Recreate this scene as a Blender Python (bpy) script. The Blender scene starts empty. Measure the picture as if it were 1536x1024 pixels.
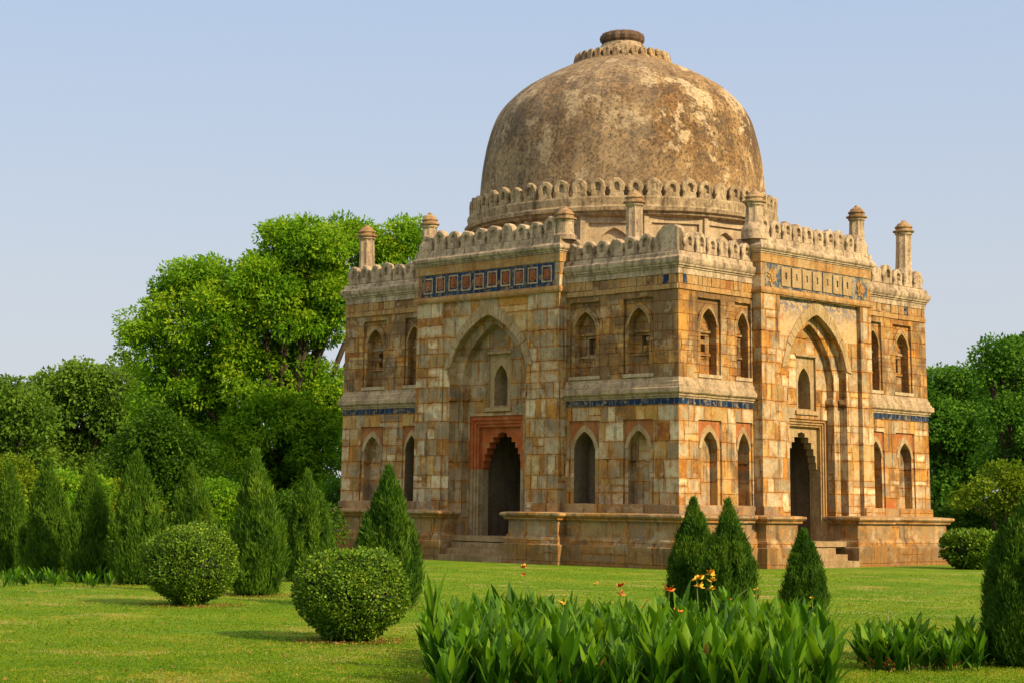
import bpy, bmesh, math, random
import numpy as np
from mathutils import Vector, noise as mnoise
from mathutils.geometry import tessellate_polygon

# ------------------------------------------------------------------ camera, sky, sun, exposure
SC = bpy.context.scene
COL = SC.collection
CAM = np.array([65.366, -74.343, 2.768]); YAW = 2.3549; FPX = 2869.8; SYPX = 246.3
cam = bpy.data.cameras.new('camera'); cam_o = bpy.data.objects.new('camera', cam); COL.objects.link(cam_o)
cam_o.location = CAM; cam_o.rotation_euler = (math.pi/2, 0, YAW - math.pi/2)
cam.sensor_width = 36; cam.lens = FPX/1536*36; cam.shift_y = SYPX/1536; cam.clip_start = .5; cam.clip_end = 6000
SC.camera = cam_o
SUN_AZ, SUN_EL = math.radians(6), math.radians(31)       # azimuth counted from +x towards +y
W = bpy.data.worlds.new("World"); SC.world = W; W.use_nodes = True
wn = W.node_tree; bg = wn.nodes['Background']
sky = wn.nodes.new('ShaderNodeTexSky'); sky.sky_type = 'NISHITA'; sky.sun_disc = False
sky.sun_elevation = SUN_EL; sky.sun_rotation = math.pi/2 - SUN_AZ
sky.air_density = 1.0; sky.dust_density = 1.5; sky.ozone_density = 1.2; sky.altitude = 0
# summer haze: the sky pales to a lavender grey towards the horizon
wg = wn.nodes.new('ShaderNodeTexCoord'); wx = wn.nodes.new('ShaderNodeSeparateXYZ'); wn.links.new(wg.outputs['Generated'], wx.inputs[0])
wr = wn.nodes.new('ShaderNodeValToRGB'); wn.links.new(wx.outputs[2], wr.inputs[0])
wr.color_ramp.elements[0].position = 0.0; wr.color_ramp.elements[0].color = (.92, .92, .92, 1)
wr.color_ramp.elements[1].position = .55; wr.color_ramp.elements[1].color = (.86, .86, .86, 1)
e_ = wr.color_ramp.elements.new(.16); e_.color = (.84, .84, .84, 1)
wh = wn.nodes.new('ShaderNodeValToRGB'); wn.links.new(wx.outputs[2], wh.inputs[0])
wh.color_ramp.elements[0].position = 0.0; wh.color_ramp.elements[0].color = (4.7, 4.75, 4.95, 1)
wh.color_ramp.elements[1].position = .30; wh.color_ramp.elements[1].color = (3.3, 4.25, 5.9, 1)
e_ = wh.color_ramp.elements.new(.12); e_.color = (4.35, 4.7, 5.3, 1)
e_ = wh.color_ramp.elements.new(.75); e_.color = (10., 9.5, 8.6, 1)  # overhead sky raised, out of view, as added fill for the shaded walls
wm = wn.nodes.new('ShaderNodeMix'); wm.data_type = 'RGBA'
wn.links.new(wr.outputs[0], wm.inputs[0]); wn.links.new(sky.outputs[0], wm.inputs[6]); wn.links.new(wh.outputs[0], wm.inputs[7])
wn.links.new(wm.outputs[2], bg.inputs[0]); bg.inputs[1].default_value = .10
sl = bpy.data.lights.new('sun', 'SUN'); sl.energy = 4.8; sl.angle = math.radians(.5); sl.color = (1, .785, .47)
so = bpy.data.objects.new('sun', sl); COL.objects.link(so)
sd = Vector((math.cos(SUN_EL)*math.cos(SUN_AZ), math.cos(SUN_EL)*math.sin(SUN_AZ), math.sin(SUN_EL)))
so.rotation_euler = sd.to_track_quat('Z', 'Y').to_euler(); so.location = (60, 10, 60)
SC.view_settings.view_transform = 'Standard'; SC.view_settings.look = 'None'
SC.view_settings.exposure = 0.50; SC.view_settings.gamma = 1; SC.view_settings.use_curve_mapping = False

# ------------------------------------------------------------------ helpers
rng = np.random.default_rng(7); random.seed(7)
FWD = np.array([math.cos(YAW), math.sin(YAW), 0]); RGT = np.array([math.sin(YAW), -math.cos(YAW), 0])
HX, HY, ZF, BAT, KS = 11.5, 10.0, 2.42, .0236, -.015     # half sizes, wall foot, batter, fall of the ground
def lat(x, y): return (x-HX)*RGT[0] + (y+HY)*RGT[1]
def fall(x, y):
    return KS*np.clip(lat(np.asarray(x, float), np.asarray(y, float)), -45, 45)
def dome_frame(v): return v
def warp(v):
    x, y, z = v
    s = BAT*(z-ZF) if z > ZF else 0
    x *= 1-s/HX; y *= 1-s/HY
    return (x, y, z + KS*lat(x, y))
def ground_at(px, py):
    d = FWD + RGT*(px-768)/FPX + np.array([0, 0, (512+SYPX-py)/FPX])
    t = 30.
    for _ in range(30):
        q = CAM + d*t; t += (q[2]-float(fall(q[0], q[1])))/-d[2]
    return CAM + d*t, t
def at_depth(px, py, dep):
    return CAM + dep*(FWD + RGT*(px-768)/FPX + np.array([0, 0, (512+SYPX-py)/FPX]))
def foot(px, dep):
    p = at_depth(px, 700, dep); p[2] = float(fall(p[0], p[1])); return p

def empty(name, loc, label=None, cat=None, group=None, parent=None):
    o = bpy.data.objects.new(name, None); COL.objects.link(o); o.location = loc; o.empty_display_size = .2
    if label: o['label'] = label
    if cat: o['category'] = cat
    if group: o['group'] = group
    if parent: o.parent = parent
    return o
def link(name, me, parent=None):
    o = bpy.data.objects.new(name, me); COL.objects.link(o)
    if parent: o.parent = parent
    return o
def copy_tree(o, parent=None):
    c = o.copy(); COL.objects.link(c)
    if parent: c.parent = parent
    for ch in o.children: copy_tree(ch, c)
    return c

class MB:
    """collects faces; one MB becomes one mesh object"""
    def __init__(s, w=warp): s.v = []; s.f = []; s.m = []; s.w = w; s.mi = 0
    def add(s, vs, fs):
        b = len(s.v); s.v += [s.w(v) for v in vs]
        s.f += [tuple(i+b for i in f) for f in fs]; s.m += [s.mi]*len(fs)
    def build(s, name, mats, parent=None, smooth=False, fix=True):
        me = bpy.data.meshes.new(name); me.from_pydata(s.v, [], s.f)
        if not isinstance(mats, (list, tuple)): mats = [mats]
        for m in mats: me.materials.append(m)
        me.polygons.foreach_set('material_index', s.m)
        if fix:
            bm = bmesh.new(); bm.from_mesh(me); bmesh.ops.remove_doubles(bm, verts=bm.verts, dist=.0005)
            bmesh.ops.recalc_face_normals(bm, faces=bm.faces); bm.to_mesh(me); bm.free()
        if smooth: me.polygons.foreach_set('use_smooth', [True]*len(me.polygons))
        me.update()
        return link(name, me, parent)
def FL(u, o, z): return (u, -HY-o, z)
def FR(u, o, z): return (HX+o, u, z)
def FLB(u, o, z): return (-u, HY+o, z)
def FRB(u, o, z): return (-HX-o, -u, z)
def panel(mb, fr, loops, o):
    """flat panel in a face's plane: first loop the outline, the others holes"""
    tris = tessellate_polygon([[Vector((u, z, 0)) for u, z in l] for l in loops])
    mb.add([fr(u, o, z) for l in loops for u, z in l], [tuple(t) for t in tris])
def reveal(mb, fr, loop, o0, o1, closed=True):
    n = len(loop); m = n if closed else n-1
    mb.add([fr(u, o0, z) for u, z in loop]+[fr(u, o1, z) for u, z in loop],
           [(i, (i+1) % n, n+(i+1) % n, n+i) for i in range(m)])
def rect(u0, u1, z0, z1): return [(u0, z0), (u1, z0), (u1, z1), (u0, z1)]
def slab(mb, fr, loops, o0, o1):
    """solid plate from depth o0 (back) to o1 (front)"""
    panel(mb, fr, loops, o1)
    for l in loops: reveal(mb, fr, l, o0, o1)
def arch(c, h, z0, zs, za, n=9, p=1.3, q=.60):
    """pointed arch outline, counter-clockwise from the lower left"""
    r = []
    for i in range(n+1):
        a = (i/n)**.75 if i else 0
        x = 1-a
        r.append((x, zs+(za-zs)*max(0, 1-x**p)**q))
    R = [(c+h*x, z) for x, z in r]; L = [(c-h*x, z) for x, z in r[:-1]][::-1]
    return [(c-h, z0), (c+h, z0)] + R + L
def box(mb, fr, u0, u1, o0, o1, z0, z1):
    vs = [fr(u, o, z) for z in (z0, z1) for o in (o0, o1) for u in (u0, u1)]
    mb.add(vs, [(0, 1, 3, 2), (4, 6, 7, 5), (0, 4, 5, 1), (2, 3, 7, 6), (0, 2, 6, 4), (1, 5, 7, 3)])
def nz(x, y, z, s=0.): return mnoise.noise(Vector((x+s, y+s*1.7, z-s)))
def sweep(mb, path, prof, closed=False, step=.45, jit=.02, seed=0., cap=True):
    """profile [(out, z)] carried along a plan path (outside to the right of travel), corners mitred, worn by noise"""
    P = [Vector(p) for p in path]; n = len(P)
    segs = [(P[i], P[(i+1) % n]) for i in range(n if closed else n-1)]
    nor = [Vector(((b-a).y, -(b-a).x)).normalized() for a, b in segs]
    rings = []
    def mit(i):
        if closed: a, b = nor[(i-1) % len(nor)], nor[i % len(nor)]
        else: a, b = nor[max(0, i-1)], nor[min(i, len(nor)-1)]
        m = a+b; return m/(m.dot(b)) if m.length > 1e-6 else b
    for i, (a, b) in enumerate(segs):
        k = max(1, int((b-a).length/step)); ma, mb_ = mit(i), mit(i+1)
        for j in range(k):
            t = j/k; rings.append((a.lerp(b, t), ma if j == 0 else nor[i]))
        # keep the mitre only at the very corner
    if not closed: rings.append((P[-1], mit(n-1)))
    m = len(prof); vs = []
    for pos, nn in rings:
        for j, (o, z) in enumerate(prof):
            q = pos + nn*o; e = 0 if j in (0, m-1) else jit
            d = nz(q.x*1.3, q.y*1.3, z*3, seed)+.6*nz(q.x*4, q.y*4, z*5, seed+9)
            q = q + nn*(e*d); vs.append((q.x, q.y, z+e*.6*nz(q.x*1.7, q.y*1.7, z, seed+4)))
    R = len(rings); fs = []
    for i in range(R if closed else R-1):
        for j in range(m-1):
            a, b = i*m+j, ((i+1) % R)*m+j
            fs.append((a, b, b+1, a+1))
    if not closed and cap: fs += [tuple(range(m)), tuple(range((R-1)*m, R*m))[::-1]]
    mb.add(vs, fs)
def lathe(mb, prof, c, n=48, flute=None, a0=0., ang=2*math.pi, top=True):
    m = len(prof); vs = []
    for i in range(n):
        a = a0+ang*i/n
        for r, z in prof:
            rr = r*(1+(flute(a, z, r) if flute else 0))
            vs.append((c[0]+rr*math.cos(a), c[1]+rr*math.sin(a), c[2]+z))
    fs = [(i*m+j, ((i+1) % n)*m+j, ((i+1) % n)*m+j+1, i*m+j+1) for i in range(n) for j in range(m-1)]
    if top: fs.append(tuple(i*m+m-1 for i in range(n)))
    mb.add(vs, fs)
def tube(mb, pts, rad, n=7):
    vs = []; fs = []
    P = [Vector(p) for p in pts]
    for i, p in enumerate(P):
        d = (P[min(i+1, len(P)-1)]-P[max(0, i-1)]).normalized()
        a = d.orthogonal().normalized() if i == 0 else (prev - d*prev.dot(d)).normalized()
        prev = a; b = d.cross(a)
        for k in range(n):
            t = 2*math.pi*k/n; q = p+(a*math.cos(t)+b*math.sin(t))*rad[i]; vs.append(tuple(q))
    for i in range(len(P)-1):
        for k in range(n): fs.append((i*n+k, i*n+(k+1) % n, (i+1)*n+(k+1) % n, (i+1)*n+k))
    fs.append(tuple(range((len(P)-1)*n, len(P)*n)))
    mb.add(vs, fs)

# ------------------------------------------------------------------ materials
class NT:
    def __init__(s, name):
        s.mat = bpy.data.materials.new(name); s.mat.use_nodes = True; s.t = s.mat.node_tree
        s.bsdf = s.t.nodes['Principled BSDF']; s.out = s.t.nodes['Material Output']
    def n(s, typ, ins={}, **kw):
        x = s.t.nodes.new('ShaderNode'+typ)
        for k, v in kw.items(): setattr(x, k, v)
        for k, v in ins.items(): s.put(x.inputs[k], v)
        return x
    def put(s, sock, v):
        if hasattr(v, 'links') or isinstance(v, bpy.types.NodeSocket): s.t.links.new(v, sock)
        elif isinstance(v, tuple) and len(v) == 3 and sock.type == 'RGBA': sock.default_value = v+(1,)
        else: sock.default_value = v
    def m(s, op, a, b=0., c=0., clamp=False):
        x = s.n('Math', {0: a, 1: b, 2: c}, operation=op); x.use_clamp = clamp; return x.outputs[0]
    def vm(s, op, a, b=(0, 0, 0)):
        x = s.n('VectorMath', {0: a, 1: b}, operation=op)
        return x.outputs['Value'] if op == 'DOT_PRODUCT' else x.outputs[0]
    def noise(s, vec, scale, detail=4, rough=.55, dist=0., col=False, dim='3D'):
        x = s.n('TexNoise', {'Vector': vec, 'Scale': scale, 'Detail': detail, 'Roughness': rough, 'Distortion': dist}, noise_dimensions=dim)
        return x.outputs['Color' if col else 'Fac']
    def ramp(s, f, stops, interp='LINEAR'):
        x = s.n('ValToRGB', {0: f}); cr = x.color_ramp; cr.interpolation = interp
        while len(cr.elements) < len(stops): cr.elements.new(.5)
        for e, (p, c) in zip(cr.elements, stops):
            e.position = p; e.color = (c, c, c, 1) if isinstance(c, (int, float)) else tuple(c)+(1,)
        return x.outputs[0]
    def mix(s, f, a, b, mode='MIX'):
        x = s.n('Mix', data_type='RGBA', blend_type=mode); x.clamp_factor = True
        s.put(x.inputs[0], f); s.put(x.inputs[6], a); s.put(x.inputs[7], b); return x.outputs[2]
    def xyz(s, v):
        x = s.n('SeparateXYZ', {0: v}); return x.outputs
    def comb(s, x, y, z=0.): return s.n('CombineXYZ', {0: x, 1: y, 2: z}).outputs[0]
    def bump(s, h, strength=.5, dist=.03, nrm=None):
        x = s.n('Bump', {'Height': h, 'Strength': strength, 'Distance': dist})
        if nrm: s.put(x.inputs['Normal'], nrm)
        return x.outputs[0]
    def fin(s, col, rough=.9, nrm=None, spec=.2):
        s.put(s.bsdf.inputs['Base Color'], col); s.put(s.bsdf.inputs['Roughness'], rough)
        s.bsdf.inputs['Specular IOR Level'].default_value = spec
        if nrm: s.put(s.bsdf.inputs['Normal'], nrm)
        return s.mat

def wallcoords(t):
    g = t.n('NewGeometry'); pos = g.outputs['Position']; N = t.xyz(g.outputs['True Normal']); p = t.xyz(pos)
    sel = t.m('GREATER_THAN', t.m('ABSOLUTE', N[0]), t.m('ABSOLUTE', N[1]))
    u = t.m('ADD', t.m('MULTIPLY', p[1], sel), t.m('MULTIPLY', p[0], t.m('SUBTRACT', 1., sel)))
    z = t.m('SUBTRACT', p[2], t.m('MULTIPLY', KS, t.m('ADD', t.vm('DOT_PRODUCT', pos, (RGT[0], RGT[1], 0)), -(HX*RGT[0]-HY*RGT[1]))))
    return pos, u, z, sel

def ashlar(name, pal, ch=.72, wmin=.6, wmax=1.45, joint=(.30, .14, .045), stain=.5, dark=1.0, jw=.012, brown=.5, low_tint=0.):
    t = NT(name); pos, u, z, sel = wallcoords(t)
    wob = t.noise(pos, 1.6, 2); u2 = t.m('ADD', u, t.m('MULTIPLY', t.m('SUBTRACT', wob, .5), .16))
    zq = t.m('ADD', t.m('DIVIDE', z, ch), t.m('MULTIPLY', t.noise(t.comb(0., 0., t.m('MULTIPLY', z, .8)), 1., 1), 1.9))
    zq = t.m('ADD', zq, t.m('MULTIPLY', t.m('SUBTRACT', t.noise(pos, 2.2, 2), .5), .10))
    # the courses step by half a block along the wall here and there
    row = t.m('FLOOR', zq); fz = t.m('SUBTRACT', zq, row)
    rr = t.n('TexWhiteNoise', {'Vector': t.comb(row, sel, 3.)}, noise_dimensions='3D')
    rc = t.xyz(rr.outputs['Color'])
    w = t.m('ADD', wmin, t.m('MULTIPLY', rc[0], wmax-wmin))
    uq = t.m('ADD', t.m('DIVIDE', u2, w), t.m('MULTIPLY', rc[1], 17.))
    uq = t.m('ADD', uq, t.m('MULTIPLY', t.m('SINE', t.m('MULTIPLY', uq, 2.3)), .28))
    col = t.m('FLOOR', uq); fu = t.m('SUBTRACT', uq, col)
    b1 = t.n('TexWhiteNoise', {'Vector': t.comb(row, col, sel)}, noise_dimensions='3D'); b1c = t.xyz(b1.outputs['Color'])
    # a share of the blocks is split once more, upright or lying
    sv = t.m('GREATER_THAN', b1c[0], .74); sh = t.m('GREATER_THAN', b1c[1], .78)
    fu2 = t.m('MULTIPLY', fu, t.m('ADD', 1., sv)); cu = t.m('FLOOR', fu2); fu = t.m('SUBTRACT', fu2, cu)
    fz2 = t.m('MULTIPLY', fz, t.m('ADD', 1., sh)); cz = t.m('FLOOR', fz2); fz = t.m('SUBTRACT', fz2, cz)
    b2 = t.n('TexWhiteNoise', {'Vector': t.comb(t.m('ADD', row, t.m('MULTIPLY', cz, .37)), t.m('ADD', col, t.m('MULTIPLY', cu, .41)), sel)}, noise_dimensions='3D')
    bc = t.xyz(b2.outputs['Color'])
    du = t.m('MULTIPLY', t.m('MINIMUM', fu, t.m('SUBTRACT', 1., fu)), t.m('DIVIDE', w, t.m('ADD', 1., sv)))
    dz = t.m('MULTIPLY', t.m('MINIMUM', fz, t.m('SUBTRACT', 1., fz)), t.m('DIVIDE', ch, t.m('ADD', 1., sh)))
    dd = t.m('ADD', t.m('MINIMUM', du, dz), t.m('MULTIPLY', t.m('SUBTRACT', t.noise(pos, 7., 3), .5), .035))
    jm = t.m('SUBTRACT', 1., t.m('SMOOTH_MIN', t.m('DIVIDE', t.m('MAXIMUM', dd, 0.), jw), 1., .3), clamp=True)
    base = t.ramp(bc[0], pal, 'CONSTANT')
    val = t.m('ADD', .66, t.m('MULTIPLY', bc[1], .62))
    base = t.mix(1., base, t.comb(val, val, val), 'MULTIPLY')
    n1 = t.noise(pos, 3.2, 6, .68); n2 = t.noise(pos, 20., 5, .74); n3 = t.noise(t.vm('ADD', pos, (3., 8., 5.)), .75, 6, .66, .5)
    # iron-stained rims round the joints, wider here and narrower there
    rim = t.m('SUBTRACT', 1., t.m('DIVIDE', t.m('MAXIMUM', dd, 0.), t.m('ADD', .03, t.m('MULTIPLY', t.noise(pos, 1.6, 4, .7), .24))), clamp=True)
    ochre = t.mix(t.ramp(t.noise(pos, 4., 4, .7), [(.38, 0.), (.62, 1.)]), (.55, .245, .035), (.33, .115, .018))
    base = t.mix(t.m('MULTIPLY', rim, t.ramp(n3, [(.32, .25), (.52, 1.)])), base, ochre)
    base = t.mix(t.m('MULTIPLY', t.ramp(n1, [(.47, 0.), (.60, 1.)]), stain), base, ochre)       # ochre wash over the stone
    base = t.mix(t.m('MULTIPLY', t.ramp(n3, [(.58-.18*brown, 0.), (.72-.16*brown, 1.)]), min(.85, .35+.45*brown)), base, t.mix(t.noise(pos, 2.7, 4), (.21, .115, .045), (.075, .056, .040)))  # brown weathering running across the blocks
    streak = t.noise(t.vm('MULTIPLY', pos, (2.6, 2.6, .22)), 1.3, 6, .68)
    base = t.mix(t.m('MULTIPLY', t.ramp(streak, [(.53, 0.), (.66, 1.)]), .72*dark), base, (.06, .042, .028))      # dark weather streaks
    pit = t.ramp(t.noise(pos, 9., 6, .78), [(.60, 0.), (.70, 1.)])
    base = t.mix(t.m('MULTIPLY', pit, .75), base, (.055, .035, .02))
    crack = t.m('MULTIPLY', t.m('LESS_THAN', dd, .012), t.ramp(t.noise(pos, 2.3, 3), [(.52, 0.), (.60, 1.)])); base = t.mix(t.m('MULTIPLY', crack, .85), base, (.03, .02, .012))
    wash = t.ramp(t.noise(t.vm('ADD', pos, (11., 2., 4.)), 1.0, 6, .7, .3), [(.54, 0.), (.62, 1.)]); base = t.mix(t.m('MULTIPLY', wash, .40), base, (.58, .46, .29))
    grain = t.ramp(n2, [(.25, .50), (.52, 1.0), (.8, 1.32)])
    base = t.mix(1., base, grain, 'MULTIPLY')
    base = t.mix(t.m('MULTIPLY', jm, t.ramp(t.noise(pos, 1.7, 3), [(.35, .05), (.65, .85)])), base, t.mix(t.ramp(t.noise(pos, .9, 2), [(.42, 0.), (.58, 1.)]), joint, (.07, .04, .02)))
    if low_tint:  # tints the lowest course darker brown, with a noisy upper edge
        dz_ = t.ramp(t.m('ADD', z, t.m('MULTIPLY', t.m('SUBTRACT', n3, .5), 1.6)), [(.0, 1.), (.95, .8), (1., .0)]); base = t.mix(t.m('MULTIPLY', dz_, low_tint), base, t.mix(n1, (.24, .125, .04), (.075, .045, .022)))
    h = t.m('ADD', t.m('MULTIPLY', jm, -.9), t.m('ADD', t.m('MULTIPLY', n2, .6), t.m('ADD', t.m('MULTIPLY', bc[2], .9), t.m('MULTIPLY', n1, .8))))
    return t.fin(base, .88, t.bump(h, 1., .05))
PAL = [(0, (.50, .39, .235)), (.16, (.49, .31, .115)), (.33, (.40, .305, .185)), (.50, (.50, .275, .07)), (.58, (.64, .50, .31)),
       (.73, (.47, .185, .034)), (.79, (.30, .225, .14)), (.90, (.22, .115, .04)), (.965, (.34, .10, .03))]
PALU = [(0, (.39, .265, .12)), (.17, (.46, .275, .09)), (.36, (.31, .225, .13)), (.50, (.47, .24, .055)), (.63, (.49, .35, .175)),
       (.72, (.42, .155, .028)), (.80, (.24, .175, .105)), (.87, (.17, .088, .033)), (.95, (.28, .085, .026))]
M_stone = ashlar('ashlar_sandstone', PAL, ch=.8, wmin=.65, wmax=1.5, brown=.5)
M_stoneU = ashlar('upper_ashlar', PALU, ch=.56, wmin=.45, wmax=1.05, brown=1.0, stain=.6)
M_portal = ashlar('portal_ashlar', [(0, (.49, .385, .235)), (.25, (.41, .32, .20)), (.45, (.50, .33, .13)), (.58, (.63, .50, .31)), (.74, (.49, .235, .05)), (.84, (.30, .235, .16)), (.92, (.42, .175, .04)), (.96, (.21, .115, .05))], ch=.84, wmin=.6, wmax=1.35, brown=.48, stain=.55)
PALP = [(0, (.31, .205, .10)), (.25, (.37, .24, .105)), (.45, (.28, .20, .12)), (.62, (.39, .21, .065)), (.80, (.22, .14, .07)), (.92, (.36, .275, .165))]
M_plinth = ashlar('plinth_sandstone', PALP, ch=1.02, wmin=1.1, wmax=2.5, stain=.55, low_tint=.5)
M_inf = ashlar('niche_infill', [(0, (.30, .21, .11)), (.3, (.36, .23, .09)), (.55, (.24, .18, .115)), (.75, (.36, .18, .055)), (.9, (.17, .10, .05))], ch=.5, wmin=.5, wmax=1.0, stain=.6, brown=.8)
M_infl = ashlar('niche_back', [(0, (.38, .28, .16)), (.4, (.33, .25, .155)), (.8, (.40, .25, .09))], ch=.95, wmin=1.2, wmax=2.2, stain=.4, brown=.5)

def plaster(name, c0, c1, c2, drk, streak=.6, bumpd=.03, sc=1.):
    t = NT(name); pos = t.n('NewGeometry').outputs['Position']
    n1 = t.noise(pos, 1.1*sc, 6, .62); n2 = t.noise(pos, 6.*sc, 5, .68); n3 = t.noise(pos, 26., 3, .7)
    c = t.ramp(n1, [(.32, c0), (.52, c1), (.70, c2)])
    st = t.noise(t.vm('MULTIPLY', pos, (2.6, 2.6, .35)), 1.2, 6, .68)
    c = t.mix(t.m('MULTIPLY', t.ramp(st, [(.47, 0.), (.66, 1.)]), streak), c, drk)
    sp = t.ramp(n2, [(.50, 0.), (.64, 1.)])
    c = t.mix(t.m('MULTIPLY', sp, streak*.7), c, drk)
    c = t.mix(1., c, t.ramp(n3, [(.25, .5), (.52, 1.), (.8, 1.25)]), 'MULTIPLY')
    pit = t.ramp(t.noise(pos, 10., 6, .8), [(.60, 0.), (.68, 1.)]); c = t.mix(t.m('MULTIPLY', pit, streak), c, drk)
    h = t.m('ADD', t.m('MULTIPLY', n2, .9), t.m('MULTIPLY', n3, .7))
    return t.fin(c, .92, t.bump(h, 1., bumpd*1.6))
M_lime = plaster('weathered_lime', (.37, .265, .175), (.52, .385, .25), (.64, .485, .315), (.10, .07, .042), .8)
M_limeD = plaster('drum_lime', (.30, .215, .125), (.43, .315, .18), (.54, .42, .265), (.085, .058, .036), .85)
M_lime2 = plaster('lime_moulding', (.40, .30, .18), (.52, .39, .235), (.58, .46, .295), (.15, .10, .06), .5)
M_slab = plaster('grey_moulding_stone', (.37, .265, .17), (.48, .34, .20), (.55, .41, .25), (.10, .075, .05), .62)
M_red = plaster('red_sandstone', (.33, .10, .03), (.42, .15, .045), (.42, .22, .09), (.12, .05, .025), .55)
M_orange = plaster('orange_stone', (.38, .18, .055), (.45, .26, .095), (.47, .33, .17), (.14, .075, .03), .6)
M_ring = plaster('arch_stone', (.36, .235, .10), (.43, .30, .15), (.48, .37, .21), (.17, .09, .04), .6)
M_ringU = plaster('upper_arch_stone', (.27, .165, .07), (.36, .24, .11), (.44, .32, .17), (.11, .065, .03), .65)
M_relief = plaster('terracotta_relief', (.26, .075, .03), (.40, .13, .05), (.40, .22, .13), (.10, .04, .03), .5, .05, 2.)

M_step = plaster('step_stone', (.27, .165, .075), (.37, .25, .125), (.44, .32, .18), (.12, .075, .04), .5)
M_cap = plaster('stained_cap_stone', (.27, .16, .075), (.40, .25, .12), (.48, .34, .19), (.09, .055, .03), .75)
def lintel_mat():
    t = NT('red_lintel_doorway'); pos, u, z, sel = wallcoords(t)
    n1 = t.noise(pos, 2., 6, .65); n2 = t.noise(pos, 9., 6, .75); n3 = t.noise(pos, 26., 3, .7)
    red = t.ramp(n1, [(.34, (.34, .075, .022)), (.5, (.46, .115, .03)), (.66, (.45, .18, .06))])
    st = t.ramp(n1, [(.36, (.27, .17, .08)), (.5, (.36, .255, .135)), (.64, (.42, .32, .19))])
    f = t.ramp(t.m('DIVIDE', t.m('ADD', z, t.m('MULTIPLY', t.m('SUBTRACT', n2, .5), .35)), 10.), [(.438, 0.), (.446, 1.)])
    c = t.mix(f, st, red)
    c = t.mix(t.m('MULTIPLY', t.ramp(n2, [(.55, 0.), (.66, 1.)]), .6), c, (.10, .045, .022))
    c = t.mix(1., c, t.ramp(n3, [(.25, .55), (.52, 1.), (.8, 1.25)]), 'MULTIPLY')
    return t.fin(c, .9, t.bump(t.m('ADD', n2, t.m('MULTIPLY', n3, .6)), 1., .05))
M_lintel = lintel_mat()
def dome_mat():
    t = NT('dome_plaster'); g = t.n('NewGeometry'); pos = g.outputs['Position']; z = t.xyz(pos)[2]
    big = t.noise(pos, .36, 7, .66, 1.0); mid = t.noise(pos, 1.3, 8, .74, .3); fine = t.noise(pos, 6.5, 7, .80); grain = t.noise(pos, 24., 4, .75)
    ang = t.m('ARCTAN2', t.xyz(pos)[1], t.xyz(pos)[0])
    run = t.noise(t.comb(t.m('MULTIPLY', ang, 11.), t.m('MULTIPLY', z, .22), 0.), 1.3, 7, .72)       # water runs straight down the shell
    c = t.ramp(mid, [(.30, (.25, .145, .06)), (.46, (.38, .24, .105)), (.60, (.50, .345, .175)), (.74, (.58, .435, .26))])
    belt = t.ramp(t.m('DIVIDE', t.m('SUBTRACT', z, 17.), 9.), [(.0, .12), (.22, .38), (.45, .85), (.62, 1.), (.76, .60), (.88, .22), (1., .3)])
    soot = t.ramp(t.m('ADD', t.m('MULTIPLY', big, .40), t.m('ADD', t.m('MULTIPLY', run, .30), t.m('MULTIPLY', fine, .50))), [(.55, 0.), (.66, 1.)])
    c = t.mix(t.m('MULTIPLY', soot, t.m('ADD', .22, belt, clamp=True)), c, (.095, .062, .038))
    runs = t.ramp(t.m('ADD', run, t.m('MULTIPLY', t.m('SUBTRACT', fine, .5), .5)), [(.55, 0.), (.63, 1.)])
    c = t.mix(t.m('MULTIPLY', runs, .58), c, (.075, .058, .045))
    tan = t.ramp(t.m('ADD', t.m('MULTIPLY', big, .6), t.m('MULTIPLY', mid, .4)), [(.42, 0.), (.54, 1.)])
    c = t.mix(t.m('MULTIPLY', t.m('MULTIPLY', tan, t.m('ADD', belt, .15, clamp=True)), .85), c, (.23, .115, .038))
    blot = t.ramp(t.noise(t.vm('ADD', pos, (4., 9., 2.)), .5, 8, .76, .8), [(.47, 0.), (.56, 1.)]); c = t.mix(t.m('MULTIPLY', t.m('MULTIPLY', blot, t.m('ADD', belt, .2, clamp=True)), .78), c, (.085, .052, .03))
    speck = t.ramp(fine, [(.51, 0.), (.57, 1.)])
    c = t.mix(t.m('MULTIPLY', speck, t.m('MULTIPLY', t.m('ADD', .40, belt, clamp=True), .85)), c, (.05, .036, .026))
    pale = t.ramp(t.noise(t.vm('ADD', pos, (7., 3., 1.)), .5, 6, .7, .4), [(.54, 0.), (.575, 1.)])
    c = t.mix(t.m('MULTIPLY', pale, .62), c, t.mix(speck, (.60, .46, .28), (.30, .21, .12)))
    c = t.mix(1., c, t.ramp(grain, [(.25, .5), (.52, 1.), (.8, 1.28)]), 'MULTIPLY')
    # grey tone mixed over the left half of the dome
    left_grey = t.ramp(t.m('ADD', t.m('DIVIDE', t.vm('DOT_PRODUCT', pos, (RGT[0], RGT[1], 0.)), 7.4), t.m('MULTIPLY', t.m('SUBTRACT', mid, .5), .7)), [(.0, 1.), (.22, .0)])
    c = t.mix(t.m('MULTIPLY', left_grey, .4), c, t.mix(soot, (.28, .215, .15), (.09, .07, .052)))
    h = t.m('ADD', t.m('MULTIPLY', fine, .9), t.m('MULTIPLY', grain, .4))
    return t.fin(c, .93, t.bump(h, .8, .05))
M_dome = dome_mat()

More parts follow.
